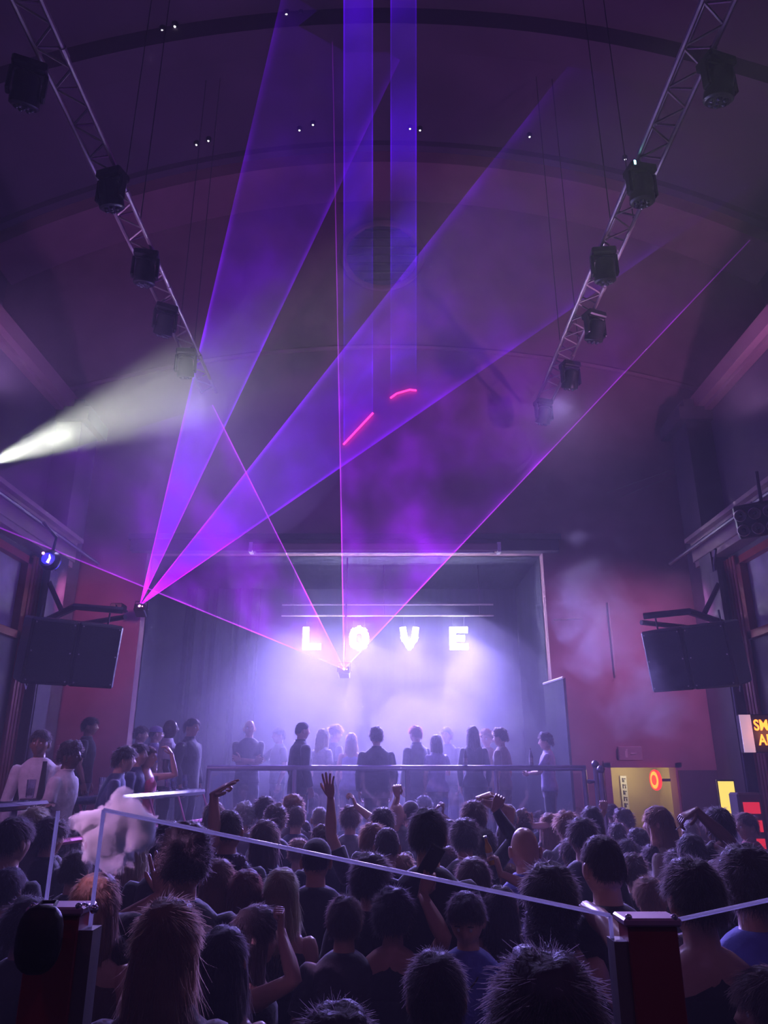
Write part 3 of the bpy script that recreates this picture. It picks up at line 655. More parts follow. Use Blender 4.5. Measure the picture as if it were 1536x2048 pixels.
# ---------------------------------------------------------------- haze
def volmat(name, dens, color=(1, 1, 1), g=.3):
    m = bpy.data.materials.new(name); m.use_nodes = True; nt = m.node_tree; nt.nodes.clear()
    o = nt.nodes.new('ShaderNodeOutputMaterial'); v = nt.nodes.new('ShaderNodeVolumeScatter')
    v.inputs['Color'].default_value = (*color, 1); v.inputs['Density'].default_value = dens; v.inputs['Anisotropy'].default_value = g
    nt.links.new(v.outputs[0], o.inputs['Volume']); m.cycles.volume_sampling = 'MULTIPLE_IMPORTANCE'
    return m, nt, v
hm, nt, v = volmat('hall_haze', .0105, (.95, .93, 1.0), .1)
MB().box((0, 6.2, 6.9), (7.75, 9.35, 7.1)).build('haze', hm, kind='stuff', label='thin violet haze filling the whole hall', cat='haze')
def puff_mesh(c, r, seed, amp=.28, freq=1.6, n=28, m=18):
    mb = MB().ball((0, 0, 0), 1.0, n, m); V = []
    for x, y, z in mb.v:
        p = Vector((x, y, z)); q = p*freq+Vector((seed*3.1, seed*1.7, seed))
        k = 1+amp*(mnoise.noise(q)+.5*mnoise.noise(q*2.3)); V.append((c[0]+x*r[0]*k, c[1]+y*r[1]*k, c[2]+z*r[2]*k))
    mb.v = V; return mb
h1, _, _ = volmat('stage_haze', .023, (.95, .93, 1.0), .2)
h2, _, _ = volmat('stage_puff', .09, (.95, .93, 1.0), .2)
for k, r in enumerate(((4.2, 3.5, 3.5), (3.6, 2.8, 2.4), (3.0, 2.2, 1.6))):
    puff_mesh((-.9, 11.6, 1.7), r, k+1, .16, 1.2).build('stage_haze', h1, kind='stuff', label=['outermost veil of lavender haze over the stage', 'dense lavender haze around the stage guests', 'lowest lavender haze along the stage floor'][k], cat='haze')
for k, (x, y, z, rx, ry, rz) in enumerate([(-1.5, 11.2, 2.7, 1.2, 1.0, 1.3), (.6, 11.6, 2.2, 1.0, .8, .9), (1.6, 12.2, 2.6, .9, .8, 1.2)]):
    puff_mesh((x, y, z), (rx, ry, rz), k+5, .34).build('stage_haze', h2, kind='stuff', label=['smoke billow rising around the man in the long coat', 'smoke billow behind the red-rimmed man', 'light shaft of smoke under the letter E'][k], cat='smoke')
# ================================================================ people
def np_mesh(name, V, F3=None, F4=None, smooth=True):
    me = bpy.data.meshes.new(name); V = np.asarray(V, np.float32); me.vertices.add(len(V)); me.vertices.foreach_set('co', V.ravel())
    li, ls = [], []
    n3 = 0 if F3 is None else len(F3); n4 = 0 if F4 is None else len(F4)
    if n3: li.append(np.asarray(F3, np.int32).ravel())
    if n4: li.append(np.asarray(F4, np.int32).ravel())
    loops = np.concatenate(li); me.loops.add(len(loops)); me.loops.foreach_set('vertex_index', loops)
    starts = np.concatenate([np.arange(n3)*3, n3*3+np.arange(n4)*4]).astype(np.int32); me.polygons.add(n3+n4); me.polygons.foreach_set('loop_start', starts)
    try: me.polygons.foreach_set('loop_total', np.concatenate([np.full(n3, 3), np.full(n4, 4)]).astype(np.int32))
    except Exception: pass
    me.update(calc_edges=True); me.validate()
    if smooth: me.polygons.foreach_set('use_smooth', [True]*len(me.polygons))
    return me
def sphere_dirs(n, m):
    V = [(0, 0, -1)]+[(math.sin(math.pi*j/m)*math.cos(2*math.pi*i/n), math.sin(math.pi*j/m)*math.sin(2*math.pi*i/n), -math.cos(math.pi*j/m)) for j in range(1, m) for i in range(n)]+[(0, 0, 1)]
    F3, F4 = [], []
    for i in range(n):
        F3.append((0, 1+(i+1) % n, 1+i)); t = 1+(m-2)*n; F3.append((len(V)-1, t+i, t+(i+1) % n))
        for j in range(m-2): a = 1+j*n; F4.append((a+i, a+(i+1) % n, a+n+(i+1) % n, a+n+i))
    return np.array(V), F3, F4
def sm(x, a, b):
    t = np.clip((x-a)/(b-a), 0, 1); return t*t*(3-2*t)
HA, HB, HC = .078, .100, .121
def head_surf(d):                        # skull, jaw and face for unit directions; +Y is the face
    x, y, z = d[:, 0].copy(), d[:, 1].copy(), d[:, 2].copy()
    low = sm(-z, .1, .95); front = sm(y, -.2, .7)
    rh = np.maximum(.02, np.hypot(x, y)); full = rh**(-.42*sm(-z, .0, .5))*rh**(-.15*sm(z, .2, .8))
    px = x*HA*(1-.30*low)*full; py = y*HB*(1-.22*low)*full; pz = z*HC*(1-.06*sm(-z, .6, 1))
    py = py - .035*sm(-z, .25, .9)*sm(-y, .0, .8)*-1      # nape comes forward
    py = py + .006*low*front
    g = lambda cx, cz, sx, sz: np.exp(-((x-cx)/sx)**2-((z-cz)/sz)**2)*(y > 0)
    py = py + .024*g(0, -.16, .10, .16)+.010*g(0, .05, .09, .2)+.004*g(0, .26, .45, .10)-.010*g(.33, .06, .16, .12)-.010*g(-.33, .06, .16, .12)
    py = py + .007*g(0, -.47, .2, .06)+.006*g(0, -.60, .2, .06)-.004*g(0, -.535, .2, .025)+.010*g(0, -.80, .22, .14)
    px = px + .005*np.sign(x)*(np.exp(-((np.abs(x)-.75)/.25)**2-((z+.15)/.2)**2)*(y > 0))
    return np.stack([px, py, pz], 1)
HD, HF3, HF4 = sphere_dirs(36, 26)
HEADV = head_surf(HD)
def mask_hair(d, fr=.52, side=.12, back=-.42):
    az = d[:, 1]/np.maximum(1e-6, np.hypot(d[:, 0], d[:, 1]))   # 1 front, -1 back
    lim = np.where(az > 0, side+(fr-side)*sm(az, .35, .9), side+(back-side)*sm(-az, .1, .7))
    return sm(d[:, 2]-lim, -.05, .09)
def pn(P, f, seed, o=2):
    out = np.empty(len(P))
    for i, p in enumerate(P):
        q = Vector((p[0]*f+seed*7.3, p[1]*f+seed*2.1, p[2]*f-seed*3.7)); out[i] = mnoise.noise(q)+(.5*mnoise.noise(q*2.2) if o > 1 else 0)
    return out
def strands(P0, D, L, bend, rad, rng, K=3, wav=0.0):
    n = len(P0); a = rng.normal(size=(n, 3)); u = np.cross(D, a); u /= np.linalg.norm(u, axis=1)[:, None]+1e-9; w_ = np.cross(D, u)
    V = np.empty((n, (K+1)*2, 3)); L = np.asarray(L)          # thin ribbons that let light through
    for k in range(K+1):
        s = k/K; c = P0+D*(L*s)[:, None]+bend*(s*s)
        if wav: c = c+u*(np.sin(s*5+a[:, 0]*3)*wav*s)[:, None]
        r = rad*1.25*(1-.75*s); V[:, k*2] = c+w_*r; V[:, k*2+1] = c-w_*r
    f = [(k*2, k*2+1, k*2+3, k*2+2) for k in range(K)]
    F = (np.array(f)[None]+(np.arange(n)*(K+1)*2)[:, None, None]).reshape(-1, 4)
    return V.reshape(-1, 3), F
HAIRS = {}
def hair_mesh(style, seed, dense):
    key = (style, seed, dense)
    if key in HAIRS: return HAIRS[key]
    rng = np.random.default_rng(seed*31+len(style)); V = []; F3 = []; F4 = []
    def add(v, f3, f4):
        n = sum(len(q) for q in V); V.append(np.asarray(v))
        if f3 is not None and len(f3): F3.append(np.asarray(f3)+n)
        if f4 is not None and len(f4): F4.append(np.asarray(f4)+n)
    nrm = HEADV/np.array([HA**2, HB**2, HC**2]); nrm /= np.linalg.norm(nrm, axis=1)[:, None]
    P = {'crop': (.006, .012, .0016, .5), 'short': (.016, .032, .0022, .5), 'messy': (.026, .042, .0030, .65), 'curly': (.036, .021, .0042, 1.0), 'afro': (.05, .03, .004, 1.0),
         'long': (.016, .03, .0024, .35), 'wavy': (.02, .04, .0026, .5), 'bun': (.010, .02, .0022, .3), 'pony': (.010, .02, .0022, .3), 'bob': (.018, .03, .0024, .35)}[style]
    t0, L0, r0, rnd = P
    longh = style in ('long', 'wavy', 'bob')
    m = mask_hair(HD, .5 if not longh else .45, .16 if not longh else -.05, -.36 if not longh else -.9)
    top = sm(HD[:, 2], .2, .9)
    t = t0*(.55+.6*top)*(1+.5*pn(HD, 2.6 if style != 'curly' else 5, seed))
    if style in ('curly', 'messy'): t = t*(.7+.5*top)
    v = HEADV+nrm*(t*m-.012*(1-m))[:, None]
    add(v, HF3, HF4)
    ns = {0: 1800, 1: 6500}[dense]; rs = r0*(.8 if not dense else .42); L0 *= 1.0 if dense else 1.1
    d = rng.normal(size=(ns*3, 3)); d /= np.linalg.norm(d, axis=1)[:, None]; d = d[(mask_hair(d, .5 if not longh else .45, .2 if not longh else 0, -.34 if not longh else -.7) > .7)][:ns]
    hp = head_surf(d); nn = hp/np.array([HA**2, HB**2, HC**2]); nn /= np.linalg.norm(nn, axis=1)[:, None]
    fl = d-np.array([0, -.45, .89]); fl = fl-nn*np.sum(fl*nn, axis=1)[:, None]; fl /= np.linalg.norm(fl, axis=1)[:, None]+1e-6      # hair lies away from the crown
    if style in ('curly', 'afro'): fl = fl*.4+np.cross(nn, rng.normal(size=nn.shape))*.5
    wn = np.where(rng.random(len(d)) < (.18 if longh else .4 if not dense else .3), .3 if longh else .6 if not dense else .38, {'curly': .35, 'afro': .4, 'messy': .25, 'crop': .3}.get(style, .14) if not longh else .12)[:, None]
    D = nn*wn+fl*.8+rng.normal(size=nn.shape)*rnd*.35; D /= np.linalg.norm(D, axis=1)[:, None]
    Lr = L0*(.6+.8*rng.random(len(d)))*(.6+.6*sm(d[:, 2], .0, .9))
    b = rng.normal(size=nn.shape)*L0*(.35 if style not in ('curly', 'afro') else .55)*rnd+np.array([0, 0, -L0*.3])
    sv, sf = strands(hp+nn*t0*.6, D, Lr, b, rs, rng, 2, L0*.15*rnd)
    add(sv, None, sf)
    if longh:
        ln = {'long': .40, 'wavy': .38, 'bob': .16}[style]; na, nz = 44, 22
        A = np.linspace(-math.radians(118), math.radians(118), na+1); Z = np.linspace(.045, -ln, nz+1); ph = rng.random(8)*6
        def surf(az, z, off):
            off = off-.016*sm(z, -.03, .045)
            q = sm(-z, -.05, .12); wide = 1+.10*sm(-z, .05, .2)-.16*sm(-z, .12, ln)+(.05 if style == 'wavy' else .02)*np.sin(z*26+ph[0]+az*2)*q
            rx = (HA+.020+off)*wide*np.where(z > 0, np.sqrt(np.maximum(.05, 1-(z/.14)**2)), 1)
            ry = (HB+.016+off)*np.where(z > 0, np.sqrt(np.maximum(.05, 1-(z/.14)**2)), 1)*(1-.06*sm(-z, .08, .2))
            rip = 1+.018*np.sin(az*17+ph[1]+np.sin(z*12)*1.2)+.012*np.sin(az*31+ph[2])+(.03*np.sin(az*7+z*22+ph[3]) if style == 'wavy' else 0)
            back = .5+.5*np.cos(az)
            return np.stack([np.sin(az)*rx*rip, -np.cos(az)*ry*rip-.02*q*back, z*(1-.10*np.abs(np.sin(az*5+ph[4]))*sm(-z, ln*.7, ln))], -1)
        G = np.meshgrid(A, Z, indexing='ij'); o = surf(G[0], G[1], 0).reshape(-1, 3); inn = surf(G[0], G[1], -.028).reshape(-1, 3)
        f = []; W = nz+1; n1 = len(o)
        for i in range(na):
            for j in range(nz):
                a = i*W+j; f.append((a, a+1, a+W+1, a+W)); f.append((n1+a, n1+a+W, n1+a+W+1, n1+a+1))
        for i in range(na): a = i*W; f.append((a, a+W, n1+a+W, n1+a)); a += nz; f.append((a, n1+a, n1+a+W, a+W))
        for j in range(nz): a = j; f.append((a, n1+a, n1+a+1, a+1)); a = na*W+j; f.append((a, a+1, n1+a+1, n1+a))
        add(np.concatenate([o, inn]), None, f)
        k = 160 if not dense else 900; az = rng.uniform(-2.0, 2.0, k); z0 = rng.uniform(-ln*.75, .03, k); ll = rng.uniform(.08, .2, k)
        p0 = surf(az, z0, .001); p1 = surf(az, np.maximum(z0-ll, -ln*1.12), .004+.006*rng.random(k)); D = p1-p0; Lk_ = np.linalg.norm(D, axis=1); D /= Lk_[:, None]+1e-9
        sv, sf = strands(p0, D, Lk_, rng.normal(size=(k, 3))*.012*(2 if style == 'wavy' else 1), rs*.9, rng, 3, .006); add(sv, None, sf)
    if style in ('bun', 'pony'):
        bd, b3, b4 = sphere_dirs(16, 12)
        c = np.array([0, -.03, .135]) if style == 'bun' else np.array([0, -.115, .03])
        bv = bd*(np.array([.042, .042, .036]) if style == 'bun' else np.array([.025, .03, .025]))*(1+.2*pn(bd, 3, seed))[:, None]+c; add(bv, b3, b4)
        k = 140 if style == 'bun' else 260; q = rng.normal(size=(k, 3)); q /= np.linalg.norm(q, axis=1)[:, None]
        if style == 'bun': sv, sf = strands(c+q*.036, np.cross(q, rng.normal(size=(k, 3)))*.6+q*.3, np.full(k, .03), q*.0, rs, rng)
        else: sv, sf = strands(c+q*.018, np.tile([0, -.45, -.6], (k, 1))+q*.15, rng.uniform(.2, .32, k), np.tile([0, .08, -.08], (k, 1)), rs*1.4, rng, 4)
        add(sv, None, sf)
    me = np_mesh('hair', np.concatenate(V), np.concatenate(F3) if F3 else None, np.concatenate(F4)); HAIRS[key] = me; return me

# ---- solids for the bodies: closed lofts, joined into one surface
def orient(V, F):
    V = [Vector(p) for p in V]; vol = 0.0
    for f in F:
        for k in range(1, len(f)-1): vol += V[f[0]].dot(V[f[k]].cross(V[f[k+1]]))
    return F if vol > 0 else [tuple(reversed(f)) for f in F]
def loft(rings, n=14):                   # rings: (centre, rx, ry) horizontal ellipses from low to high
    V = []; F = []
    for c, rx, ry in rings:
        for k in range(n): a = 2*math.pi*k/n; V.append((c[0]+math.cos(a)*rx, c[1]+math.sin(a)*ry, c[2]))
    m = len(rings)
    for i in range(m-1):
        for k in range(n): F.append((i*n+k, i*n+(k+1) % n, (i+1)*n+(k+1) % n, (i+1)*n+k))
    F += [tuple(range(n-1, -1, -1)), tuple(range((m-1)*n, m*n))]
    return V, F
def tub(pts, rad, n=10, ry=None):
    m = MB(); m.tube(pts, rad, n, True, ry); return m.v, m.f
def limb(a, b, c, r, n=10):              # shoulder, elbow, wrist with a rounded start
    a, b, c = Vector(a), Vector(b), Vector(c); d = (b-a).normalized(); e = (c-b).normalized(); h = (d+e); h = h.normalized() if h.length > .2 else d
    pts = [a-d*.03, a-d*.012, a+d*.03, a.lerp(b, .45), b-d*.03, b+h*.004, b+e*.035, b.lerp(c, .35), b.lerp(c, .75), c]
    rr = [r[0]*.45, r[0]*.85, r[0], r[1], r[2], r[2]*1.02, r[3], r[3]*1.03, r[4]*1.15, r[4]]
    return tub(pts, rr, n)
FING = {'open': (8, 8, 6, 10), 'relaxed': (28, 35, 25, 25), 'fist': (88, 95, 60, 60), 'claw': (35, 55, 45, 20), 'hold': (55, 60, 35, 45), 'peace': None, 'point': None, 'spread': (5, 6, 5, -5)}
def hand_parts(w0, dirv_, palm, side, preset, s=1.0):
    z = Vector(dirv_).normalized(); y = Vector(palm); y = (y-z*y.dot(z)); y = y.normalized() if y.length > 1e-3 else z.orthogonal().normalized(); x = y.cross(z)*side
    T = lambda p: Vector(w0)+(x*p[0]+y*p[1]+z*p[2])*s
    out = []
    sec = [(-.02, .022, .019), (.01, .027, .018), (.035, .036, .016), (.065, .041, .0145), (.09, .041, .0125), (.098, .037, .009)]
    V = []; F = []; n = 12
    for zz, a, b in sec:
        for k in range(n):
            t = 2*math.pi*k/n; cx, cy = math.cos(t), math.sin(t); cx = math.copysign(abs(cx)**.7, cx); V.append(T((cx*a, cy*b, zz)))
    for i in range(len(sec)-1):
        for k in range(n): F.append((i*n+k, i*n+(k+1) % n, (i+1)*n+(k+1) % n, (i+1)*n+k))
    F += [tuple(range(n-1, -1, -1)), tuple(range((len(sec)-1)*n, len(sec)*n))]; out.append((V, F))
    for k in range(4):                   # index to little finger
        bx = (.030, .0105, -.0095, -.029)[k]; ln = (.072, .080, .074, .058)[k]; r = (.0088, .009, .0086, .0076)[k]
        cu = FING.get(preset) or FING['fist']
        if preset == 'peace': cu = (4, 6, 4) if k < 2 else (75, 90, 60)
        if preset == 'point': cu = (4, 6, 4) if k == 0 else (80, 90, 60)
        spread = (.16, .05, -.06, -.18)[k]*(1.6 if preset in ('open', 'spread', 'peace') else .5)
        p = [Vector((bx, 0, .082))]; an = 0; j = 1+.12*(k-1.5)
        pts = [p[0], p[0]+Vector((0, 0, .012))]; q = pts[-1]
        for seg, (fr, cd_) in enumerate(zip((.46, .30, .24), cu)):
            an += math.radians(cd_*(j if preset in ('relaxed', 'claw') else 1)); dd = Vector((math.sin(spread), math.sin(an), math.cos(an)*math.cos(spread)))
            pts += [q+dd*ln*fr*.5, q+dd*ln*fr]; q = pts[-1]
        pts.append(q+dd*.006)
        rr = [r*1.05, r*1.05]+[r, r*1.0, r*.95, r*.93, r*.88, r*.8]+[r*.4]
        out.append(tub([T(t) for t in pts], [a*s for a in rr], 8))
    th = {'fist': [(.030, .010, .025), (.046, .022, .050), (.028, .034, .072), (.008, .036, .080)], 'hold': [(.030, .008, .025), (.052, .020, .050), (.056, .040, .075), (.048, .054, .092)]}.get(preset, [(.028, .006, .020), (.052, .014, .045), (.070, .018, .072), (.078, .019, .096)])
    th = [Vector(t) for t in th]; out.append(tub([T(th[0]), T(th[0].lerp(th[1], .5)), T(th[1]), T(th[1].lerp(th[2], .5)), T(th[2]), T(th[2].lerp(th[3], .6)), T(th[3])], [.0125*s, .0125*s, .012*s, .0105*s, .0105*s, .0095*s, .005*s], 8))
    return out
def ik(a, t, hint, l1=.295, l2=.255):
    a, t = Vector(a), Vector(t); d = t-a; L = min(d.length, (l1+l2)*.985); d.normalize(); t = a+d*L
    ca = (l1*l1+L*L-l2*l2)/(2*l1*L); ca = max(-1, min(1, ca)); h = Vector(hint); h = h-d*h.dot(d); h = h.normalized() if h.length > 1e-4 else d.orthogonal().normalized()
    return a+d*(l1*ca)+h*(l1*math.sqrt(1-ca*ca)), t

JOBS = []                                 # meshes waiting for their union
def union_job(name, parts):
    col = bpy.data.collections.new('tmp'); obs = []
    for V, F in parts:
        F = orient(V, F); me = bpy.data.meshes.new(name); me.from_pydata([tuple(p) for p in V], [], F); obs.append(bpy.data.objects.new('tmp', me))
    COL.objects.link(obs[0])
    for o in obs[1:]: col.objects.link(o)
    if len(obs) > 1:
        m = obs[0].modifiers.new('union', 'BOOLEAN'); m.operand_type = 'COLLECTION'; m.collection = col; m.operation = 'UNION'; m.solver = 'MANIFOLD'
    j = {'name': name, 'obs': obs, 'col': col, 'use': []}; JOBS.append(j); return j
def run_jobs():
    bpy.context.view_layer.update(); dg = bpy.context.evaluated_depsgraph_get(); bad = 0
    for j in JOBS:
        me = bpy.data.meshes.new_from_object(j['obs'][0].evaluated_get(dg)); me.name = j['name']; me.polygons.foreach_set('use_smooth', [True]*len(me.polygons))
        j['mesh'] = me
        if len(me.vertices) < 10: bad += 1
    for j in JOBS:
        for o in j['obs']: bpy.data.objects.remove(o)
        bpy.data.collections.remove(j['col'])
    for j in JOBS:
        for o in j['use']: o.data = j['mesh']
    if bad: print('EMPTY UNIONS', bad)

def body_plan(female=False, arms=None, head=(0, 0), lean=(0, 0), wide=1.0, hips=0.0):
    """All joint positions for a standing figure 1.75 tall that looks along +Y."""
    arms = arms or {}
    L = lambda x, y, z: Vector((x+lean[0]*max(0, z-.95)/.8, y+lean[1]*max(0, z-.95)/.8, z))
    sw = (.168 if female else .190)*wide; B = {'L': L, 'sw': sw, 'female': female, 'wide': wide}
    B['head_c'] = L(0, .012, 1.629); B['head_R'] = Matrix.Rotation(math.radians(head[0]), 3, 'Z') @ Matrix.Rotation(math.radians(head[1]), 3, 'X')
    B['arm'] = {}
    for s in (-1, 1):
        sh = L(s*sw, -.005, 1.408); a = arms.get(s)
        if a is None: el, wr, hd, palm, pre = sh+Vector((s*.05, -.02, -.285)), sh+Vector((s*.03, .07, -.52)), Vector((0, .15, -1)), Vector((-s, .2, 0)), 'relaxed'
        elif 'wrist' in a:
            el, wr = ik(sh, a['wrist'], a.get('hint', (s*.6, -.2, -1)))
            hd = Vector(a.get('dir') or (wr-el)); palm = Vector(a.get('palm', (0, 1, 0))); pre = a.get('pre', 'relaxed')
        B['arm'][s] = (sh, el, wr, hd.normalized(), palm, pre)
    return B
def body_parts(B):
    L, w, fm = B['L'], B['wide'], B['female']; wa = .118 if fm else .136; hp = .172 if fm else .160; ch = (.145 if fm else .166)*w
    P = []
    P.append(loft([(L(0, 0, .80), .13*w, .085), (L(0, -.005, .86), hp*w, .112), (L(0, -.008, .95), hp*w, .118), (L(0, .005, 1.06), wa*w*1.06, .098), (L(0, .008, 1.13), wa*w*1.04, .096), (L(0, .008, 1.25), ch, .112),
                   (L(0, .004, 1.35), ch*1.03, .114), (L(0, -.004, 1.42), ch*.95, .098), (L(0, -.01, 1.455), ch*.76, .082), (L(0, -.008, 1.485), .092*w, .068), (L(0, -.002, 1.51), .05, .05)], 18))
    R = B['head_R']; hc = B['head_c']; s_ = .92 if fm else 1.04
    P.append(loft([(L(0, -.006, 1.42), .058*s_, .06*s_), (L(0, -.004, 1.49), .056*s_, .058*s_), (L(0, .0, 1.55), .052*s_, .057*s_), (hc+Vector((0, 0, -.03)), .05*s_, .06*s_)], 14))
    P.append(([hc+R @ Vector(p) for p in HEADV], [tuple(f) for f in HF3]+[tuple(f) for f in HF4]))
    for s in (-1, 1):
        m = MB().ball((0, 0, 0), (.012, .021, .033), 10, 8, Matrix.Rotation(s*.35, 3, 'Z') @ Matrix.Rotation(.15, 3, 'X'))
        P.append(([hc+R @ (Vector(p)+Vector((s*.083, -.010, -.006))) for p in m.v], m.f))
        sh, el, wr, hd, palm, pre = B['arm'][s]; k = .84 if fm else 1.0
        P.append(limb(sh+Vector((-s*.012, 0, 0)), el, wr, (.058*k, .047*k, .040*k, .041*k, .027*k), 12))
        P += hand_parts(wr, hd, palm, s, pre, .93 if fm else 1.03)
        P.append(tub([(s*.082, 0, .90), (s*.088, .0, .8), (s*.09, .005, .66), (s*.092, .0, .49), (s*.094, -.015, .34), (s*.096, -.02, .2), (s*.098, -.015, .07)], [.075, .086, .075, .056, .056, .045, .036], 10))
        m = MB().ball((s*.1, .055, .045), (.042, .125, .042), 10, 8); P.append((m.v, m.f))
    return P
def shirt_parts(B, kind):
    L, w, fm = B['L'], B['wide'], B['female']; g = .014; wa = (.118 if fm else .140); ch = (.145 if fm else .166)*w; hp = .172 if fm else .160
    if kind == 'coat': g = .035; wa += .02
    bt = .80 if kind in ('coat', 'dress') else .885
    P = []
    low = [(L(0, -.005, bt), (hp+.012)*w+g, .118+g)]
    if kind == 'dress': low = [(L(0, 0, .62), hp*w+.05, .14), (L(0, -.005, .75), (hp+.012)*w+g, .122+g)]
    body = low+[(L(0, -.006, .96), hp*w+g, .120+g), (L(0, .005, 1.06), wa*w*1.08+g, .102+g), (L(0, .008, 1.14), wa*w*1.06+g, .100+g), (L(0, .008, 1.25), ch+g, .116+g),
                (L(0, .004, 1.35), ch*1.04+g*.8, .117+g*.8)]
    if kind in ('tank', 'dress'): body += [(L(0, 0, 1.385), ch*.86, .108+g*.5), (L(0, -.006, 1.43), ch*.55, .092), (L(0, -.006, 1.445), ch*.5, .08)]
    else: body += [(L(0, -.004, 1.42), ch*.99+g*.6, .102+g*.6), (L(0, -.01, 1.455), ch*.82, .09), (L(0, -.009, 1.485), .098*w+.006, .078), (L(0, -.006, 1.505), .07, .07)]
    if kind in ('polo', 'coat'): body += [(L(0, -.006, 1.512), .078, .080), (L(0, -.006, 1.52), .072, .074)]
    P.append(loft(body, 20))
    if kind not in ('tank', 'dress'):
        for s in (-1, 1):
            sh, el, wr, hd, palm, pre = B['arm'][s]; k = .88 if fm else 1.0; sh = sh+Vector((-s*.012, 0, 0)); d = (el-sh).normalized()
            if kind in ('tee', 'polo'): P.append(tub([sh-d*.04, sh-d*.015, sh+d*.04, sh.lerp(el, .4), sh.lerp(el, .66), sh.lerp(el, .68)], [.035*k, .056*k, .065*k, .064*k, .068*k, .062*k], 14))
            else: q = .012 if kind == 'coat' else 0; P.append(limb(sh, el, wr.lerp(el, .06), (.064*k+q, .058*k+q, .052*k+q, .051*k+q, .037*k+q), 14))
    return P
def trouser_parts(B):
    L, w = B['L'], B['wide']; hp = (.172 if B['female'] else .160)*w
    P = [loft([(L(0, 0, .77), .145*w, .10), (L(0, -.005, .84), hp+.012, .122), (L(0, -.006, .95), hp+.010, .127), (L(0, .004, 1.02), hp*.9, .11)], 18)]
    for s in (-1, 1): P.append(tub([(s*.080, 0, .86), (s*.088, .0, .78), (s*.09, .005, .64), (s*.093, .0, .48), (s*.096, -.01, .3), (s*.098, -.01, .09)], [.09, .096, .086, .07, .066, .058], 12))
    return P
SHOE = MB()
SHOE.tube([(0, -.085, .045), (0, -.06, .05), (0, .02, .05), (0, .1, .045), (0, .165, .035), (0, .19, .03)], [.02, .045, .05, .05, .04, .015], 10, True, .9)
SHOE.box((0, .05, .012), (.046, .13, .012))
SHOE_ME = SHOE.mesh('shoe', True)

SKIN = [mat('skin_%d' % i, c, .36, vary=.06, scale=14, bump=.05) for i, c in enumerate([(.62, .38, .29), (.50, .28, .2), (.26, .13, .085), (.10, .05, .035)])]
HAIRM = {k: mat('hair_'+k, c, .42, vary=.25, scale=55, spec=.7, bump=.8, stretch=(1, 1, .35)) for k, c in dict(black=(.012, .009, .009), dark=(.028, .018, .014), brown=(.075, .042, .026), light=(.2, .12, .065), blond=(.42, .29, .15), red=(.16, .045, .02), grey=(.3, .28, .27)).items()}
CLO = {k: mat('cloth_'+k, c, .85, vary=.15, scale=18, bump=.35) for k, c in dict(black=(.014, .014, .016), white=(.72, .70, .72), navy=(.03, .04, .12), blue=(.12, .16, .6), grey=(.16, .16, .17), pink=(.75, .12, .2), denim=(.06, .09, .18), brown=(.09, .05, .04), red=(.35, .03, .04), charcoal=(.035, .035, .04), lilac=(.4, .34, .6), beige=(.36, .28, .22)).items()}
for m_ in HAIRM.values(): m_.node_tree.nodes['Principled BSDF'].inputs['Sheen Weight'].default_value = .6; m_.node_tree.nodes['Principled BSDF'].inputs['Sheen Roughness'].default_value = .3; m_.node_tree.nodes['Principled BSDF'].inputs['Sheen Tint'].default_value = (.8, .75, .85, 1)
for m_ in CLO.values(): m_.node_tree.nodes['Principled BSDF'].inputs['Sheen Weight'].default_value = .5
for k_, m_ in HAIRM.items():              # strands let back light through
    nt = m_.node_tree; pb = nt.nodes['Principled BSDF']; o_ = nt.nodes['Material Output']; tr = nt.nodes.new('ShaderNodeBsdfTranslucent'); mx = nt.nodes.new('ShaderNodeMixShader')
    bc = pb.inputs['Base Color'].default_value; tr.inputs[0].default_value = (min(1, bc[0]*3+.36), min(1, bc[1]*3+.29), min(1, bc[2]*3+.30), 1); mx.inputs[0].default_value = .45
    nt.links.new(pb.outputs[0], mx.inputs[1]); nt.links.new(tr.outputs[0], mx.inputs[2]); nt.links.new(mx.outputs[0], o_.inputs[0]); pb.inputs['Roughness'].default_value = .48
EYEM = mat('eye_white', (.75, .73, .72), .2, vary=.02)
GEN = {}                                  # shared bodies for figures with both arms down
PEOPLE = []
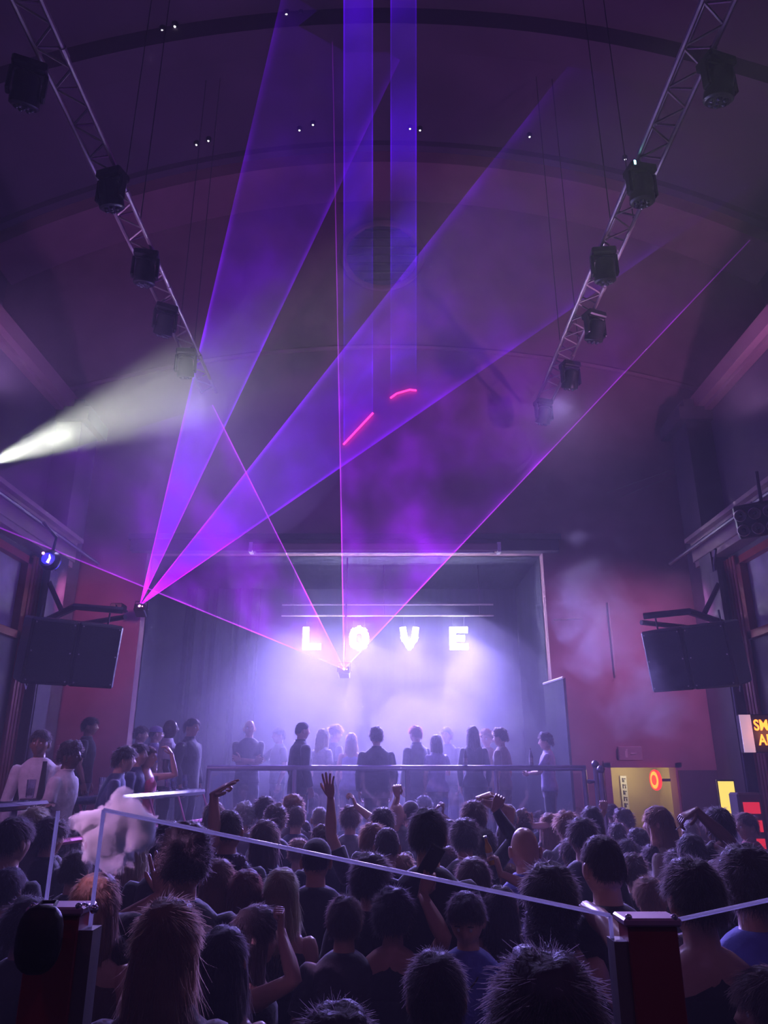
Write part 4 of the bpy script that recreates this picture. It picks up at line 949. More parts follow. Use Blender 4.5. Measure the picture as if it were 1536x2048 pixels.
def make_person(px, py, w, style, hcol, skin, top, tcol, label, zf=0.0, yaw=0, female=False, head=(0, 0), lean=(0, 0), arms=None, wide=1.0, zc=None, group='dancing crowd', face=False, trous='black', hmin=1.52, hmax=1.95, mid=None, dense=None):
    wm = {'bald': .162, 'crop': .172, 'short': .188, 'messy': .20, 'curly': .212, 'afro': .235, 'long': .192, 'wavy': .2, 'bun': .17, 'pony': .17, 'bob': .195, 'cap': .175}[style]
    ext = {'bald': .0, 'crop': .008, 'short': .02, 'messy': .04, 'curly': .045, 'afro': .06, 'long': .02, 'wavy': .024, 'bun': .012, 'pony': .012, 'bob': .02, 'cap': .02}[style]
    if zc is None:
        zc = wm*FP/w
        h = lambda q: atD(px, py, q).z-zf
        if not (hmin <= h(zc) <= hmax):       # slide along the sight line until the figure has a human height
            best = min(np.linspace(.8, 16, 600), key=lambda q: (0 if hmin <= h(q) <= hmax else min(abs(h(q)-hmin), abs(h(q)-hmax))*50)+abs(math.log(q/zc)))
            zc = float(best)
    p = atD(px, py, zc); s = (p.z-zf)/(1.748+ext)
    Rz = Matrix.Rotation(math.radians(yaw), 3, 'Z')
    lx, ly = lean; off = Rz @ Vector((lx*.85, ly*.85+.012, 0))*s
    root = Vector((p.x-off.x, p.y-off.y, zf)); inv = Rz.transposed()
    def loc(pix):                             # pixel (x, y, extra depth) to body space
        q = atD(pix[0], pix[1], zc+(pix[2] if len(pix) > 2 else 0)); return inv @ (q-root)/s
    ar = {}
    for sd, a in (arms or {}).items():
        a = dict(a)
        if 'wpx' in a: a['wrist'] = loc(a['wpx'])
        if 'tpx' in a: a['dir'] = loc(a['tpx'])-a['wrist']
        if 'palmw' in a: a['palm'] = inv @ Vector(a['palmw'])
        if 'hintw' in a: a['hint'] = inv @ Vector(a['hintw'])
        ar[sd] = a
    B = body_plan(female, ar, head, lean, wide)
    key = (female, head, lean, wide) if not ar else None
    if key is not None and key in GEN: jb = GEN[key]
    else:
        jb = {'body': union_job('person', body_parts(B)), 'trousers': union_job('trousers', trouser_parts(B))}
        if key is not None: GEN[key] = jb
    if top != 'none' and ('top', top) not in jb: jb[('top', top)] = union_job('shirt', shirt_parts(B, top))
    dummy = bpy.data.meshes.new('dummy')
    o = bpy.data.objects.new('person', dummy); COL.objects.link(o); o.location = root; o.rotation_euler = (0, 0, math.radians(yaw)); o.scale = (s, s, s)
    tag(o, label, 'person', group); jb['body']['use'].append(o); PEOPLE.append((o, SKIN[skin]))
    def child(nm, job, m):
        c = bpy.data.objects.new(nm, dummy); COL.objects.link(c); c.parent = o; job['use'].append(c); PEOPLE.append((c, m)); return c
    if top != 'none': child({'coat': 'coat', 'dress': 'dress'}.get(top, 'shirt'), jb[('top', top)], CLO[tcol])
    child('trousers', jb['trousers'], CLO[trous])
    for sx in (-1, 1): c = link('shoe', SHOE_ME, CLO['charcoal'], o); c.location = (sx*.1, 0, 0)
    T = B['head_R'].to_4x4(); T.translation = B['head_c']
    if dense is None: dense = 1 if w >= 62 else 0
    if style == 'cap':
        hm_ = hair_mesh('crop', 1, 0); c = link('hair', hm_, HAIRM[hcol], o); c.matrix_basis = T
        cp = MB().ball((0, -.004, .035), (.088, .108, .095), 20, 12); cp.v = [(x, y, max(z, .035)) for x, y, z in cp.v]; cp.ball((0, .115, .042), (.07, .075, .012), 14, 8)
        c = cp.build('cap', CLO[tcol if tcol != 'white' else 'charcoal'], o, True); c.matrix_basis = T
    elif style != 'bald':
        c = link('hair', hair_mesh(style, ((px*7+int(py)*3) % 2)+1, dense), HAIRM[hcol], o); c.matrix_basis = T
    if face:
        for sx in (-1, 1):
            c = link('eye', EYE_ME, EYEM, o); c.matrix_basis = T @ Matrix.Translation((sx*.029, .0775, .006))
            c = link('eyebrow', BROW_ME, HAIRM['black' if hcol in ('black', 'dark') else 'brown'], o); c.matrix_basis = T @ Matrix.Translation((sx*.029, .092, .027))
    return o, B, s
EYE_ME = MB().ball((0, 0, 0), .0125, 10, 8).mesh('eye', True)
BROW_ME = MB().tube([(-.02, -.004, -.002), (-.008, .003, .003), (.008, .003, .003), (.02, -.004, -.002)], [.002, .0035, .0035, .002], 6).mesh('eyebrow', True)
def finish_people():
    run_jobs()
    for o, m in PEOPLE:
        me = o.data
        if len(me.materials) == 0: me.materials.append(m)
        if me.materials[0] is not m: o.material_slots[0].link = 'OBJECT'; o.material_slots[0].material = m
# ---------------------------------------------------------------- the dancing crowd
P_ = make_person; UPH = (0, 0, 1)
def arm(wpx, tpx=None, pre='relaxed', palmw=(0, 1, 0), hintw=(0, 0, -1)): 
    d = dict(wpx=wpx, pre=pre, palmw=palmw, hintw=hintw)
    if tpx: d['tpx'] = tpx
    return d
# far rows before the stage
P_(531, 1591, 39, 'messy', 'dark', 0, 'tee', 'black', 'person with dark messy hair in the far row below the bald man on stage')
P_(587, 1589, 42, 'curly', 'light', 0, 'tee', 'grey', 'person with pale frizzy curls in the far row before the man at the railing')
P_(626, 1585, 28, 'short', 'brown', 0, 'tee', 'charcoal', 'faint far person dissolving in haze just below the railing man', hmin=1.7)
P_(552, 1609, 47, 'curly', 'brown', 0, 'tee', 'black', 'person with brown tousled curls one row nearer than the frizzy blond one')
P_(593, 1611, 38, 'short', 'brown', 0, 'tee', 'navy', 'person with short brown hair between brown curls and hazy grey head')
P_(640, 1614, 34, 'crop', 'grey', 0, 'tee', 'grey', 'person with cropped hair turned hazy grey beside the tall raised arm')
P_(607, 1640, 38, 'long', 'dark', 0, 'tank', 'black', 'woman with smooth dark hair left of the tall raised arm', female=True)
P_(531, 1639, 58, 'wavy', 'brown', 0, 'tee', 'denim', 'woman with wind-blown brown hair strands beside her neck, blue top', female=True, head=(-15, 0))
P_(648, 1650, 55, 'curly', 'brown', 0, 'tee', 'black', 'person with short brown curls right under the tall raised arm')
P_(634, 1672, 62, 'cap', 'black', 1, 'long', 'black', 'broad person in black cap and black sleeves before the short brown curls', wide=1.12)
P_(597, 1676, 34, 'short', 'light', 0, 'tee', 'beige', 'light-haired person half hidden behind the black cap')
P_(745, 1645, 47, 'short', 'light', 0, 'tee', 'charcoal', 'person in dark tee whose bare arm reaches highest with spread fingers', arms={-1: arm((661, 1592, .05), (654, 1545, .05), 'spread', (.5, 1, 0), (-.3, 0, -1))}, hmin=1.7)
P_(774, 1655, 53, 'crop', 'dark', 1, 'tee', 'black', 'person with smooth cropped dark head next to the highest arm raiser')
P_(765, 1614, 48, 'short', 'dark', 0, 'tee', 'charcoal', 'person with round dark hair, second row before the stage rail centre')
P_(701, 1609, 40, 'messy', 'brown', 0, 'tee', 'grey', 'person with messy hair holding up a drooping clawed hand', arms={1: arm((712, 1612, -.15), (703, 1588, -.15), 'claw', (-1, .2, -.5), (1, 0, -1))}, hmin=1.6)
P_(738, 1618, 28, 'short', 'black', 1, 'tee', 'black', 'dark-haired person mostly hidden behind the drooping clawed hand')
P_(691, 1625, 26, 'crop', 'brown', 0, 'tee', 'black', 'person hidden behind the elbow of the tall raised arm')
P_(742, 1704, 78, 'messy', 'dark', 0, 'tee', 'black', 'near person with tousled dark hair directly under the glass edge', head=(-20, 0))
P_(803, 1706, 48, 'short', 'light', 0, 'tee', 'grey', 'light brown head with a side parting right of the tousled dark hair')
P_(564, 1735, 78, 'long', 'blond', 0, 'tank', 'black', 'near woman with long smooth blond hair behind the raised fist', female=True)
P_(493, 1738, 78, 'long', 'red', 0, 'tank', 'black', 'near woman with long dark red hair left of the blond woman', female=True)
P_(438, 1716, 76, 'long', 'light', 0, 'tee', 'black', 'woman with long light brown hair beside the curly dark head', female=True, head=(10, 0))
P_(481, 1722, 58, 'bun', 'dark', 0, 'tank', 'charcoal', 'woman with a small dark hair bun beyond the red hair', female=True, hmin=1.5)
P_(376, 1646, 98, 'curly', 'dark', 1, 'tee', 'black', 'big curly dark-haired person lifting a blurred hand to the face', yaw=15, arms={-1: arm((325, 1790, .1), (316, 1715, .12), 'open', (.2, 1, .2), (-1, 0, -.6))})
P_(340, 1640, 44, 'messy', 'dark', 0, 'tee', 'charcoal', 'person behind the curly head, arm out with two fingers pointing', arms={1: arm((428, 1588, 0), (466, 1562, 0), 'peace', (.2, .3, -1), (.6, 0, -1))}, hmin=1.76)
P_(430, 1602, 43, 'long', 'brown', 0, 'tee', 'grey', 'woman with straight brown hair behind the pointing arm', female=True)
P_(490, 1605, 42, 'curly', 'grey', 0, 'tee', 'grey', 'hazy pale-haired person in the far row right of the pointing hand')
P_(459, 1619, 56, 'crop', 'black', 1, 'polo', 'charcoal', 'person with close-cropped black hair and dark collar near the glass edge')
P_(497, 1622, 34, 'messy', 'brown', 0, 'tee', 'black', 'person with shaggy brown hair just right of the cropped black head')
P_(418, 1647, 32, 'short', 'dark', 0, 'tee', 'black', 'person in profile between the curly head and the cropped black head', yaw=-70, face=True)
P_(276, 1654, 56, 'wavy', 'blond', 0, 'tank', 'black', 'woman with wavy blond hair at the edge of the smoke puff', female=True)
P_(289, 1626, 40, 'long', 'dark', 0, 'tank', 'charcoal', 'woman with long dark hair just behind the smoke puff', female=True)
P_(33, 1633, 66, 'short', 'dark', 0, 'tee', 'black', 'person with dark short hair at the frame edge below the tie man', yaw=-20)
P_(73, 1613, 52, 'short', 'blond', 0, 'tee', 'grey', 'fair-haired person behind two dark heads under the tie man')
P_(106, 1632, 56, 'messy', 'dark', 1, 'polo', 'black', 'person with untidy dark hair and pale collar below the polo man', yaw=-30)
P_(156, 1700, 62, 'short', 'black', 1, 'tee', 'black', 'dark person in black half covered by the smoke puff')
P_(196, 1745, 98, 'long', 'light', 0, 'tank', 'brown', 'near woman with long light hair behind the red post with the black bag', female=True, head=(-12, 0))
P_(341, 1795, 132, 'wavy', 'light', 0, 'coat', 'brown', 'nearest woman with long wavy hair in a fluffy brown coat', female=True, head=(-10, 0))
P_(218, 1868, 92, 'long', 'dark', 0, 'tank', 'black', 'near woman with dark hair right of the red post with the black bag', female=True, head=(-20, 0), hmin=1.45)
P_(514, 1810, 92, 'wavy', 'dark', 0, 'tank', 'black', 'near woman in profile with dark hair raising a closed fist', female=True, yaw=-75, face=True, arms={1: arm((561, 1862, -.15), (567, 1782, -.14), 'fist', (-1, 0, 0), (0, -.5, -1))})
P_(675, 2004, 172, 'messy', 'dark', 0, 'tee', 'charcoal', 'nearest dark tousled head cut by the bottom of the frame', hmin=1.45)
P_(786, 1772, 86, 'messy', 'black', 1, 'tank', 'black', 'near person with dark blurred hair lifting a phone on a thick bare arm', yaw=-10, arms={1: arm((845, 1790, -.1), (868, 1730, -.05), 'hold', (-.4, 1, 0), (.5, -.8, -1))}, wide=1.1)
P_(855, 1615, 72, 'short', 'black', 1, 'tee', 'black', 'tall dark-haired man towering in the middle of the crowd', yaw=-10)
P_(945, 1714, 74, 'wavy', 'brown', 0, 'tee', 'charcoal', 'woman with wavy brown hair holding up a small bottle', female=True, arms={1: arm((1001, 1748, -.05), (988, 1700, 0), 'hold', (-1, .4, 0), (1, -.2, -1))})
P_(932, 1782, 84, 'short', 'dark', 0, 'tee', 'blue', 'man facing the camera with bowed head, bright blue-white shirt and necklace', yaw=165, head=(0, -22), face=True)
P_(821, 1599, 36, 'cap', 'dark', 0, 'tee', 'charcoal', 'person in a round dark cap left of the tall dark-haired man')
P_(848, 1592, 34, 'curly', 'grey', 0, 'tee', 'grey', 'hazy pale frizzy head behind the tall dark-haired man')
P_(793, 1606, 34, 'bald', 'dark', 0, 'tee', 'grey', 'hazy bald person raising a thin straight arm', arms={1: arm((795, 1594, 0), (790, 1563, 0), 'fist', (.6, 1, 0), (.4, 0, -1))}, hmin=1.55)
P_(816, 1618, 36, 'short', 'brown', 0, 'tee', 'white', 'man in white tee and thin neck chain beside the tall man', yaw=40, face=True)
P_(898, 1638, 36, 'short', 'black', 2, 'tee', 'black', 'dark person behind the tall man with two hands up', arms={-1: arm((868, 1625, .1), (883, 1601, .1), 'relaxed', (.5, .2, -1), (-1, 0, -1)), 1: arm((884, 1630, .1), (888, 1606, .1), 'claw', (-1, .3, 0), (1, 0, -1))}, hmin=1.5)
P_(947, 1600, 48, 'short', 'brown', 0, 'tee', 'grey', 'person with short brown hair bending one hand over the head', arms={1: arm((958, 1597, .1), (984, 1588, .1), 'claw', (.2, .4, -1), (1, 0, .4))})
P_(928, 1635, 55, 'messy', 'dark', 1, 'long', 'black', 'dark-haired person punching a thick fist into the air', arms={1: arm((989, 1618, .05), (1001, 1594, .05), 'fist', (0, 1, 0), (.7, 0, -1))}, hmin=1.65)
P_(1014, 1608, 38, 'crop', 'grey', 0, 'tee', 'lilac', 'hazy cropped head right of the thick fist')
P_(968, 1657, 50, 'short', 'black', 2, 'long', 'black', 'black-clad person with shoulders raised left of the bald head', wide=1.15)
P_(1043, 1620, 44, 'curly', 'brown', 0, 'tee', 'brown', 'person with hand pressed on curly hair behind the bald man', arms={1: arm((1062, 1652, -.1), (1047, 1622, -.1), 'claw', (-.3, 1, 0), (1, 0, -.6))})
P_(1047, 1656, 58, 'bald', 'dark', 0, 'polo', 'blue', 'bald man with standing ears in a blue collared shirt')
P_(1018, 1727, 36, 'crop', 'light', 0, 'tee', 'black', 'light head barely showing left of the blue collar', hmin=1.4)
P_(1078, 1623, 24, 'curly', 'brown', 0, 'tee', 'black', 'small far curly head beyond the bald man')
P_(1097, 1625, 40, 'long', 'light', 0, 'tank', 'grey', 'woman with pale straight hair right of the bald man', female=True)
P_(1130, 1620, 45, 'messy', 'light', 0, 'tee', 'grey', 'person with swept light hair before the stage rail end')
P_(1155, 1615, 28, 'curly', 'red', 0, 'tee', 'black', 'person with reddish curls far back beneath the rail end')
P_(1182, 1612, 44, 'bob', 'black', 0, 'tee', 'black', 'person with sleek black bob left of the lone fist by the doorway')
P_(1128, 1637, 32, 'short', 'brown', 0, 'tee', 'black', 'small brown head wedged between swept light hair and dark round head')
P_(1119, 1648, 38, 'curly', 'light', 0, 'tee', 'black', 'fair curly man in profile showing his ear', yaw=70, face=True)
P_(1162, 1634, 57, 'short', 'dark', 0, 'tee', 'black', 'person with big dark round head in front of the black bob')
P_(1233, 1645, 38, 'short', 'dark', 1, 'tee', 'charcoal', 'person by the ochre doorway with one fist held straight up', arms={-1: arm((1209, 1622, 0), (1206, 1596, 0), 'fist', (.3, 1, 0), (-.5, 0, -1))}, hmin=1.5)
P_(1245, 1618, 38, 'curly', 'brown', 0, 'tee', 'lilac', 'hazy person looking sideways before the ochre doorway', yaw=60, face=True)
P_(1222, 1607, 28, 'short', 'brown', 0, 'tee', 'grey', 'faint far head between newel post and ochre doorway')
P_(1143, 1675, 52, 'short', 'dark', 0, 'tee', 'charcoal', 'person with dark hair left of the large crew-cut head', yaw=10)
P_(1201, 1670, 82, 'crop', 'dark', 0, 'tee', 'black', 'large crew-cut man with visible ear above the bent bare arm', yaw=12)
P_(1275, 1657, 48, 'curly', 'dark', 0, 'tee', 'black', 'person with dense dark curls below the hazy sideways person')
P_(1252, 1677, 46, 'short', 'black', 0, 'tee', 'black', 'person with flat black hair right of the large crew-cut man')
P_(1262, 1705, 54, 'messy', 'brown', 0, 'tee', 'charcoal', 'person with brownish messy hair behind the bent bare arm')
P_(1096, 1723, 100, 'messy', 'dark', 0, 'tank', 'black', 'near woman with tousled dark hair and a tiny earring', female=True, head=(12, 0))
P_(1094, 1800, 108, 'curly', 'black', 1, 'tee', 'black', 'near person with wiry black hair in front of the earring woman', hmin=1.45)
P_(1295, 1753, 64, 'short', 'light', 0, 'tee', 'brown', 'person with light brown hair just above the bent bare arm', hmin=1.5)
P_(1378, 1714, 110, 'short', 'dark', 0, 'tank', 'black', 'big near man with dark hair stretching a bare arm sideways', yaw=8, arms={-1: arm((1165, 1806, .42), (1118, 1822, .5), 'relaxed', (0, .4, -1), (-.3, -.5, .8))}, wide=1.1)
P_(1314, 1611, 50, 'long', 'light', 0, 'tee', 'beige', 'woman with long light hair looking sideways by the ochre doorway', female=True, yaw=55, face=True)
P_(1334, 1668, 44, 'curly', 'brown', 0, 'tank', 'charcoal', 'person with glossy ringlets below the sideways-looking long-haired woman')
P_(1304, 1688, 40, 'short', 'black', 0, 'tee', 'black', 'black-haired person left of the glossy ringlets')
P_(1380, 1667, 60, 'bob', 'black', 0, 'tee', 'black', 'person with smooth black hair under the cigarette hand')
P_(1353, 1697, 50, 'short', 'dark', 0, 'tee', 'black', 'person with thick brows of hair left of the smooth black hair', yaw=25)
P_(1432, 1613, 56, 'short', 'black', 2, 'tee', 'black', 'blurred tall dark person dangling a cigarette from a bent hand', arms={-1: arm((1392, 1622, -.2), (1352, 1640, -.22), 'claw', (-.6, .2, -1), (.3, -.5, .6))}, hmin=1.7)
P_(1378, 1640, 36, 'crop', 'grey', 0, 'tee', 'white', 'hazy pale head right behind the cigarette')
P_(1489, 1625, 40, 'short', 'brown', 0, 'tee', 'red', 'person with lit face beneath the red cooler', yaw=100, face=True)
P_(1484, 1687, 106, 'messy', 'dark', 0, 'tee', 'blue', 'near dark-haired person in a bright blue top at the frame edge', yaw=-10)
P_(1437, 1719, 74, 'long', 'brown', 0, 'tank', 'black', 'woman with long brown hair behind the big sideways-armed man', female=True)
P_(1530, 1935, 110, 'wavy', 'brown', 0, 'tee', 'black', 'woman in profile at the lower frame corner with lit nose and lips', female=True, yaw=80, face=True, hmin=1.5)
P_(1085, 1893, 250, 'messy', 'dark', 0, 'tee', 'charcoal', 'nearest big dark fluffy head in front of the second red post', zc=1.42)
P_(20, 1735, 70, 'short', 'black', 1, 'tee', 'black', 'dark person at the frame edge below the dark short hair', hmin=1.45)
P_(60, 1790, 90, 'messy', 'black', 1, 'tee', 'black', 'dark near person behind the black bag on the post', hmin=1.45)
P_(890, 1690, 52, 'messy', 'brown', 0, 'tee', 'black', 'person with brown hair squeezed between tall man and bottle holder')
P_(690, 1790, 74, 'short', 'brown', 1, 'tee', 'charcoal', 'person in dark tee between raised fist and phone arm', hmin=1.5)
P_(1000, 1770, 78, 'long', 'dark', 0, 'tank', 'black', 'woman with straight dark hair behind the man facing the camera', female=True, hmin=1.5)
P_(1230, 1800, 78, 'long', 'brown', 0, 'tank', 'brown', 'woman with brown hair under the bent bare arm', female=True, hmin=1.45)
P_(1450, 1800, 84, 'long', 'dark', 0, 'tank', 'blue', 'woman with dark hair and blue straps right of the big man', female=True, hmin=1.45)
P_(450, 1850, 110, 'long', 'black', 0, 'tank', 'black', 'near woman with black hair between coat woman and raised fist', female=True, hmin=1.45)
P_(870, 1900, 120, 'short', 'dark', 0, 'tee', 'black', 'near shoulder and dark head below the phone arm', hmin=1.4, zc=2.1)

# ---------------------------------------------------------------- guests in the booth
BZ = .65; G1 = 'guests at the booth rail'
P_(84, 1459, 42, 'short', 'black', 2, 'long', 'white', 'man in white shirt and dark tie leaning at the booth', zf=BZ, yaw=-155, head=(-15, 0), lean=(.08, .03), face=True, group=G1, zc=7.3)
TIE = PEOPLE[-1]
P_(145, 1481, 46, 'curly', 'black', 3, 'polo', 'white', 'man in white polo with short curls looking towards the crowd in profile', zf=BZ, yaw=-95, lean=(0, .06), face=True, group=G1, zc=6.9)
P_(182, 1434, 30, 'short', 'black', 1, 'tee', 'black', 'faint man in black standing behind the booth guests', zf=STG, yaw=-80, face=True, group=G1, zc=10.4)
P_(252, 1491, 50, 'messy', 'black', 0, 'long', 'denim', 'guest in dark denim bending over the booth rail', zf=BZ, yaw=-70, lean=(0, .22), group=G1, zc=7.3)
P_(278, 1486, 34, 'short', 'black', 0, 'tee', 'navy', 'guest in profile behind the dark denim guest', zf=BZ, yaw=-85, face=True, group=G1, zc=8.2)
P_(298, 1493, 34, 'pony', 'brown', 0, 'tank', 'pink', 'woman in bright pink top at the booth with bent arm raised', zf=BZ, female=True, yaw=-100, face=True, group=G1, zc=8.3, arms={-1: arm((343, 1507, .1), (336, 1497, .1), 'relaxed', (-1, 0, 0), (1, 0, -.6))})
P_(283, 1452, 26, 'short', 'dark', 0, 'tee', 'black', 'small guest far behind the denim guest', zf=STG, yaw=-80, face=True, group=G1, zc=10.8)
P_(314, 1450, 28, 'cap', 'dark', 0, 'tee', 'lilac', 'guest in lilac tee and light cap beside the bald man', zf=STG, yaw=-60, group=G1, zc=10.6)
P_(342, 1440, 32, 'bald', 'black', 3, 'tee', 'white', 'bald man in white tee above the woman in pink', zf=STG, yaw=-70, face=True, group=G1, zc=9.9)
P_(385, 1436, 32, 'short', 'black', 1, 'coat', 'charcoal', 'man in dark jacket with lit shoulder left of the open stage', zf=STG, yaw=-110, face=True, group=G1, zc=9.9)
# ---------------------------------------------------------------- guests on the stage
G2 = 'guests on the stage'
P_(500, 1441, 27, 'bald', 'dark', 1, 'tee', 'charcoal', 'bald man with folded arms alone on the stage', zf=STG, yaw=-170, face=True, group=G2, zc=10.7, arms={-1: dict(wrist=(.1, .22, 1.2), hint=(-1, 0, -1)), 1: dict(wrist=(-.1, .24, 1.18), hint=(1, 0, -1))})
P_(605, 1444, 27, 'crop', 'black', 1, 'coat', 'black', 'man in a long dark coat standing before the stage railing', zf=STG, yaw=-60, group=G2, zc=9.85)
P_(558, 1455, 24, 'short', 'dark', 0, 'tee', 'grey', 'hardly visible guest in thick smoke left of the coat man', zf=STG, yaw=120, group=G2, zc=11.8, arms={1: dict(wrist=(.3, .35, 1.35), hint=(1, 0, -1))})
P_(646, 1457, 27, 'long', 'blond', 0, 'tee', 'white', 'blond woman with lit hair right of the coat man', zf=STG, female=True, yaw=-40, group=G2, zc=10.7)
P_(671, 1448, 25, 'messy', 'light', 0, 'tee', 'grey', 'man with bright swept hair behind the blond woman', zf=STG, yaw=-60, face=True, group=G2, zc=11.2)
P_(703, 1465, 24, 'long', 'light', 0, 'tank', 'lilac', 'woman with bright parting and bare shoulders at stage centre', zf=STG, female=True, group=G2, zc=10.8)
P_(753, 1454, 34, 'curly', 'dark', 0, 'coat', 'charcoal', 'broad curly-haired man before the railing at stage centre', zf=STG, yaw=10, group=G2, zc=9.8, wide=1.1)
P_(831, 1451, 28, 'short', 'red', 0, 'coat', 'charcoal', 'man with red-rimmed hair looking down on stage', zf=STG, yaw=40, group=G2, zc=10.6)
P_(872, 1469, 24, 'bob', 'dark', 0, 'tee', 'lilac', 'woman in pale top with hands together beside the red-rimmed man', zf=STG, female=True, yaw=20, group=G2, zc=10.5, arms={1: dict(wrist=(.05, .25, 1.2), hint=(1, 0, -1))})
P_(893, 1454, 24, 'short', 'dark', 0, 'tee', 'grey', 'hazy man behind the woman in the pale top', zf=STG, yaw=150, face=True, group=G2, zc=11.4)
P_(945, 1451, 26, 'long', 'dark', 0, 'long', 'charcoal', 'woman with very straight long dark hair seen from behind on stage', zf=STG, female=True, group=G2, zc=10.5)
P_(972, 1458, 24, 'curly', 'light', 0, 'tee', 'beige', 'woman with light curls between the long-haired woman and bespectacled man', zf=STG, female=True, yaw=150, face=True, group=G2, zc=11.0)
og, Bg, sg = P_(999, 1455, 31, 'curly', 'brown', 0, 'tee', 'beige', 'man with glasses and light shirt at the end of the stage group', zf=STG, yaw=60, face=True, group=G2, zc=10.4)
P_(1090, 1464, 27, 'curly', 'dark', 0, 'tee', 'lilac', 'man with curls and bright shoulder alone by the wing panel', zf=STG, yaw=75, face=True, group=G2, zc=10.6, arms={-1: dict(wrist=(-.1, .3, 1.15), pre='hold', hint=(-1, 0, -1))})
finish_people()
gl = MB()
for sx in (-1, 1):
    gl.tube([(sx*.03+.022*math.cos(a), .104, .005+.018*math.sin(a)) for a in np.linspace(0, 2*math.pi, 13)], .0025, 5); gl.tube([(sx*.052, .1, .01), (sx*.078, .0, .01)], .0025, 5)
g_ = gl.build('spectacles', BLACKP, og); T = Bg['head_R'].to_4x4(); T.translation = Bg['head_c']; g_.matrix_basis = T
t_ = MB(); t_.tube([(.0, .135, 1.47), (.0, .15, 1.40), (.0, .15, 1.2), (0, .14, 1.06), (0, .14, 1.0)], [.02, .022, .032, .042, .008], 8, True, .35)
t_.build('necktie', CLO['black'], TIE[0].parent or TIE[0])

# ---------------------------------------------------------------- things held and left about
def bottle(p, label, m, s=1.0, rot=None, group=None):
    t = thing('bottle', p, label, 'bottle', group, rot=rot); t.scale = (s, s, s)
    MB().lathe([(.0005, 0), (.028, 0), (.031, .01), (.031, .12), (.026, .15), (.013, .185), (.012, .225)], 14).build('glass_body', m, t, smooth=True)
    MB().lathe([(.0135, .22), (.014, .238), (.0005, .24)], 10).build('cap', CHROME, t, smooth=True)
    MB().lathe([(.0315, .04), (.0317, .045), (.0317, .10), (.0315, .105)], 14).build('paper_label', WHITE, t, smooth=True)
AMB = mat('amber_beer', (.75, .42, .05), .15, emit=None, vary=.1); CLB = mat('pale_bottle', (.6, .62, .68), .12, vary=.05)
q = atD(986, 1722, .2*FP/74-.02); bottle(q+Vector((0, .03, -.02)), 'small bottle of yellow drink held up in the crowd', AMB, .62, (.1, -.25, 0))
q = at(931, 1534, YR); bottle((q.x, YR, zr+.036), 'pale bottle standing on the stage railing by the long-haired woman', CLB, .8, None, 'bottles at the stage railing')
q = at(1063, 1534, YR); bottle((q.x, YR, zr+.036), 'slim pale bottle standing on the stage railing near the wing panel', CLB, .85, None, 'bottles at the stage railing')
q = atD(862, 1722, .2*FP/86-.05); t = thing('phone', q, 'phone with lit screen edge held above the crowd', 'phone', rot=(.3, .5, .2))
MB().box((0, 0, 0), (.036, .004, .073), bev=.004).build('body', BLACKP, t); MB().box((0, .005, 0), (.033, .001, .069)).build('screen', emis('phone_screen', (.7, .65, .9), .5), t); MB().ball((-.02, -.005, .05), .008, 8, 5).build('camera_lens', LENS, t)
q = atD(1356, 1656, .188*FP/56-.24); t = thing('cigarette', q, 'white cigarette dangling from a bent hand by the smoking sign', 'cigarette', rot=(0, 1.0, .3))
MB().tube([(0, 0, -.02), (0, 0, .035)], .004, 8).build('paper', WHITE, t); MB().tube([(0, 0, .035), (0, 0, .055)], .004, 8).build('filter', mat('cork_filter', (.6, .35, .15), .7, vary=.1), t)
# necklace of the man facing the camera
pm = [o for o, m in PEOPLE if o.get('label', '').startswith('man facing the camera')][0]
MB().tube([(.075*math.sin(a), .03+.125*math.cos(a)*.95, 1.455-.075*math.cos(a)-.02*abs(math.cos(a))**3) for a in np.linspace(-1.5, 1.5, 17)], .004, 6).build('necklace', BLACKM, pm, smooth=True)

# ---------------------------------------------------------------- terrace balustrade with red posts and glass
YP = 1.33
def post(px, py, label, wpx=112):
    c = at(px, py, YP); hw = wpx*1.19/FP/2
    t = thing('balustrade_post', (c.x, YP, .6), label, 'post', 'red balustrade posts'); h = c.z-.6
    MB().box((0, 0, h/2-.003), (hw*.86, .026, h/2-.003), bev=.002).build('post_body', REDW, t)
    MB().box((hw*.95*(1 if px < 768 else -1), .0, h/2-.02), (.018, .02, h/2-.008)).build('glass_channel', mat('channel_grey', (.25, .23, .22), .45, .4, vary=.1), t)
    MB().box((0, 0, h), (hw, .032, .006), bev=.003).build('cap', mat('cap_lilac', (.62, .45, .6), .3, .3, vary=.08), t)
    for s in (-1, 1): MB().ball((s*hw*.8, -.026, h+.006), .006, 8, 5).build('cap_screw', CHROME, t, smooth=True)
    MB().box((0, 0, .01), (hw*1.3, .08, .012)).build('foot_plate', STEEL, t)
    return c
post(124, 1816, 'red balustrade post with a black bag hanging from it'); post(1293, 1838, 'red balustrade post below the bent bare arm')
EDGE = mat('glass_edge', (.75, .75, .85), .25, .0, spec=.9, vary=.05)
nt = EDGE.node_tree; tr = nt.nodes.new('ShaderNodeBsdfTranslucent'); tr.inputs[0].default_value = (.95, .95, 1, 1); mx = nt.nodes.new('ShaderNodeMixShader'); mx.inputs[0].default_value = .75
nt.links.new(nt.nodes['Principled BSDF'].outputs[0], mx.inputs[1]); nt.links.new(tr.outputs[0], mx.inputs[2]); nt.links.new(mx.outputs[0], nt.nodes['Material Output'].inputs[0])
def pane(corners, label, edges):
    t = thing('glass_panel', (0, 0, 0), label, 'glass panel', 'glass panels of the terrace balustrade')
    pts = [Vector(c) for c in corners]
    MB().poly(pts, (0, .010, 0)).build('glass', GLASS, t)
    for i, j in edges: MB().tube([pts[i]+Vector((0, .005, 0)), pts[j]+Vector((0, .005, 0))], .0034, 6).build('edge', EDGE, t)
    return t
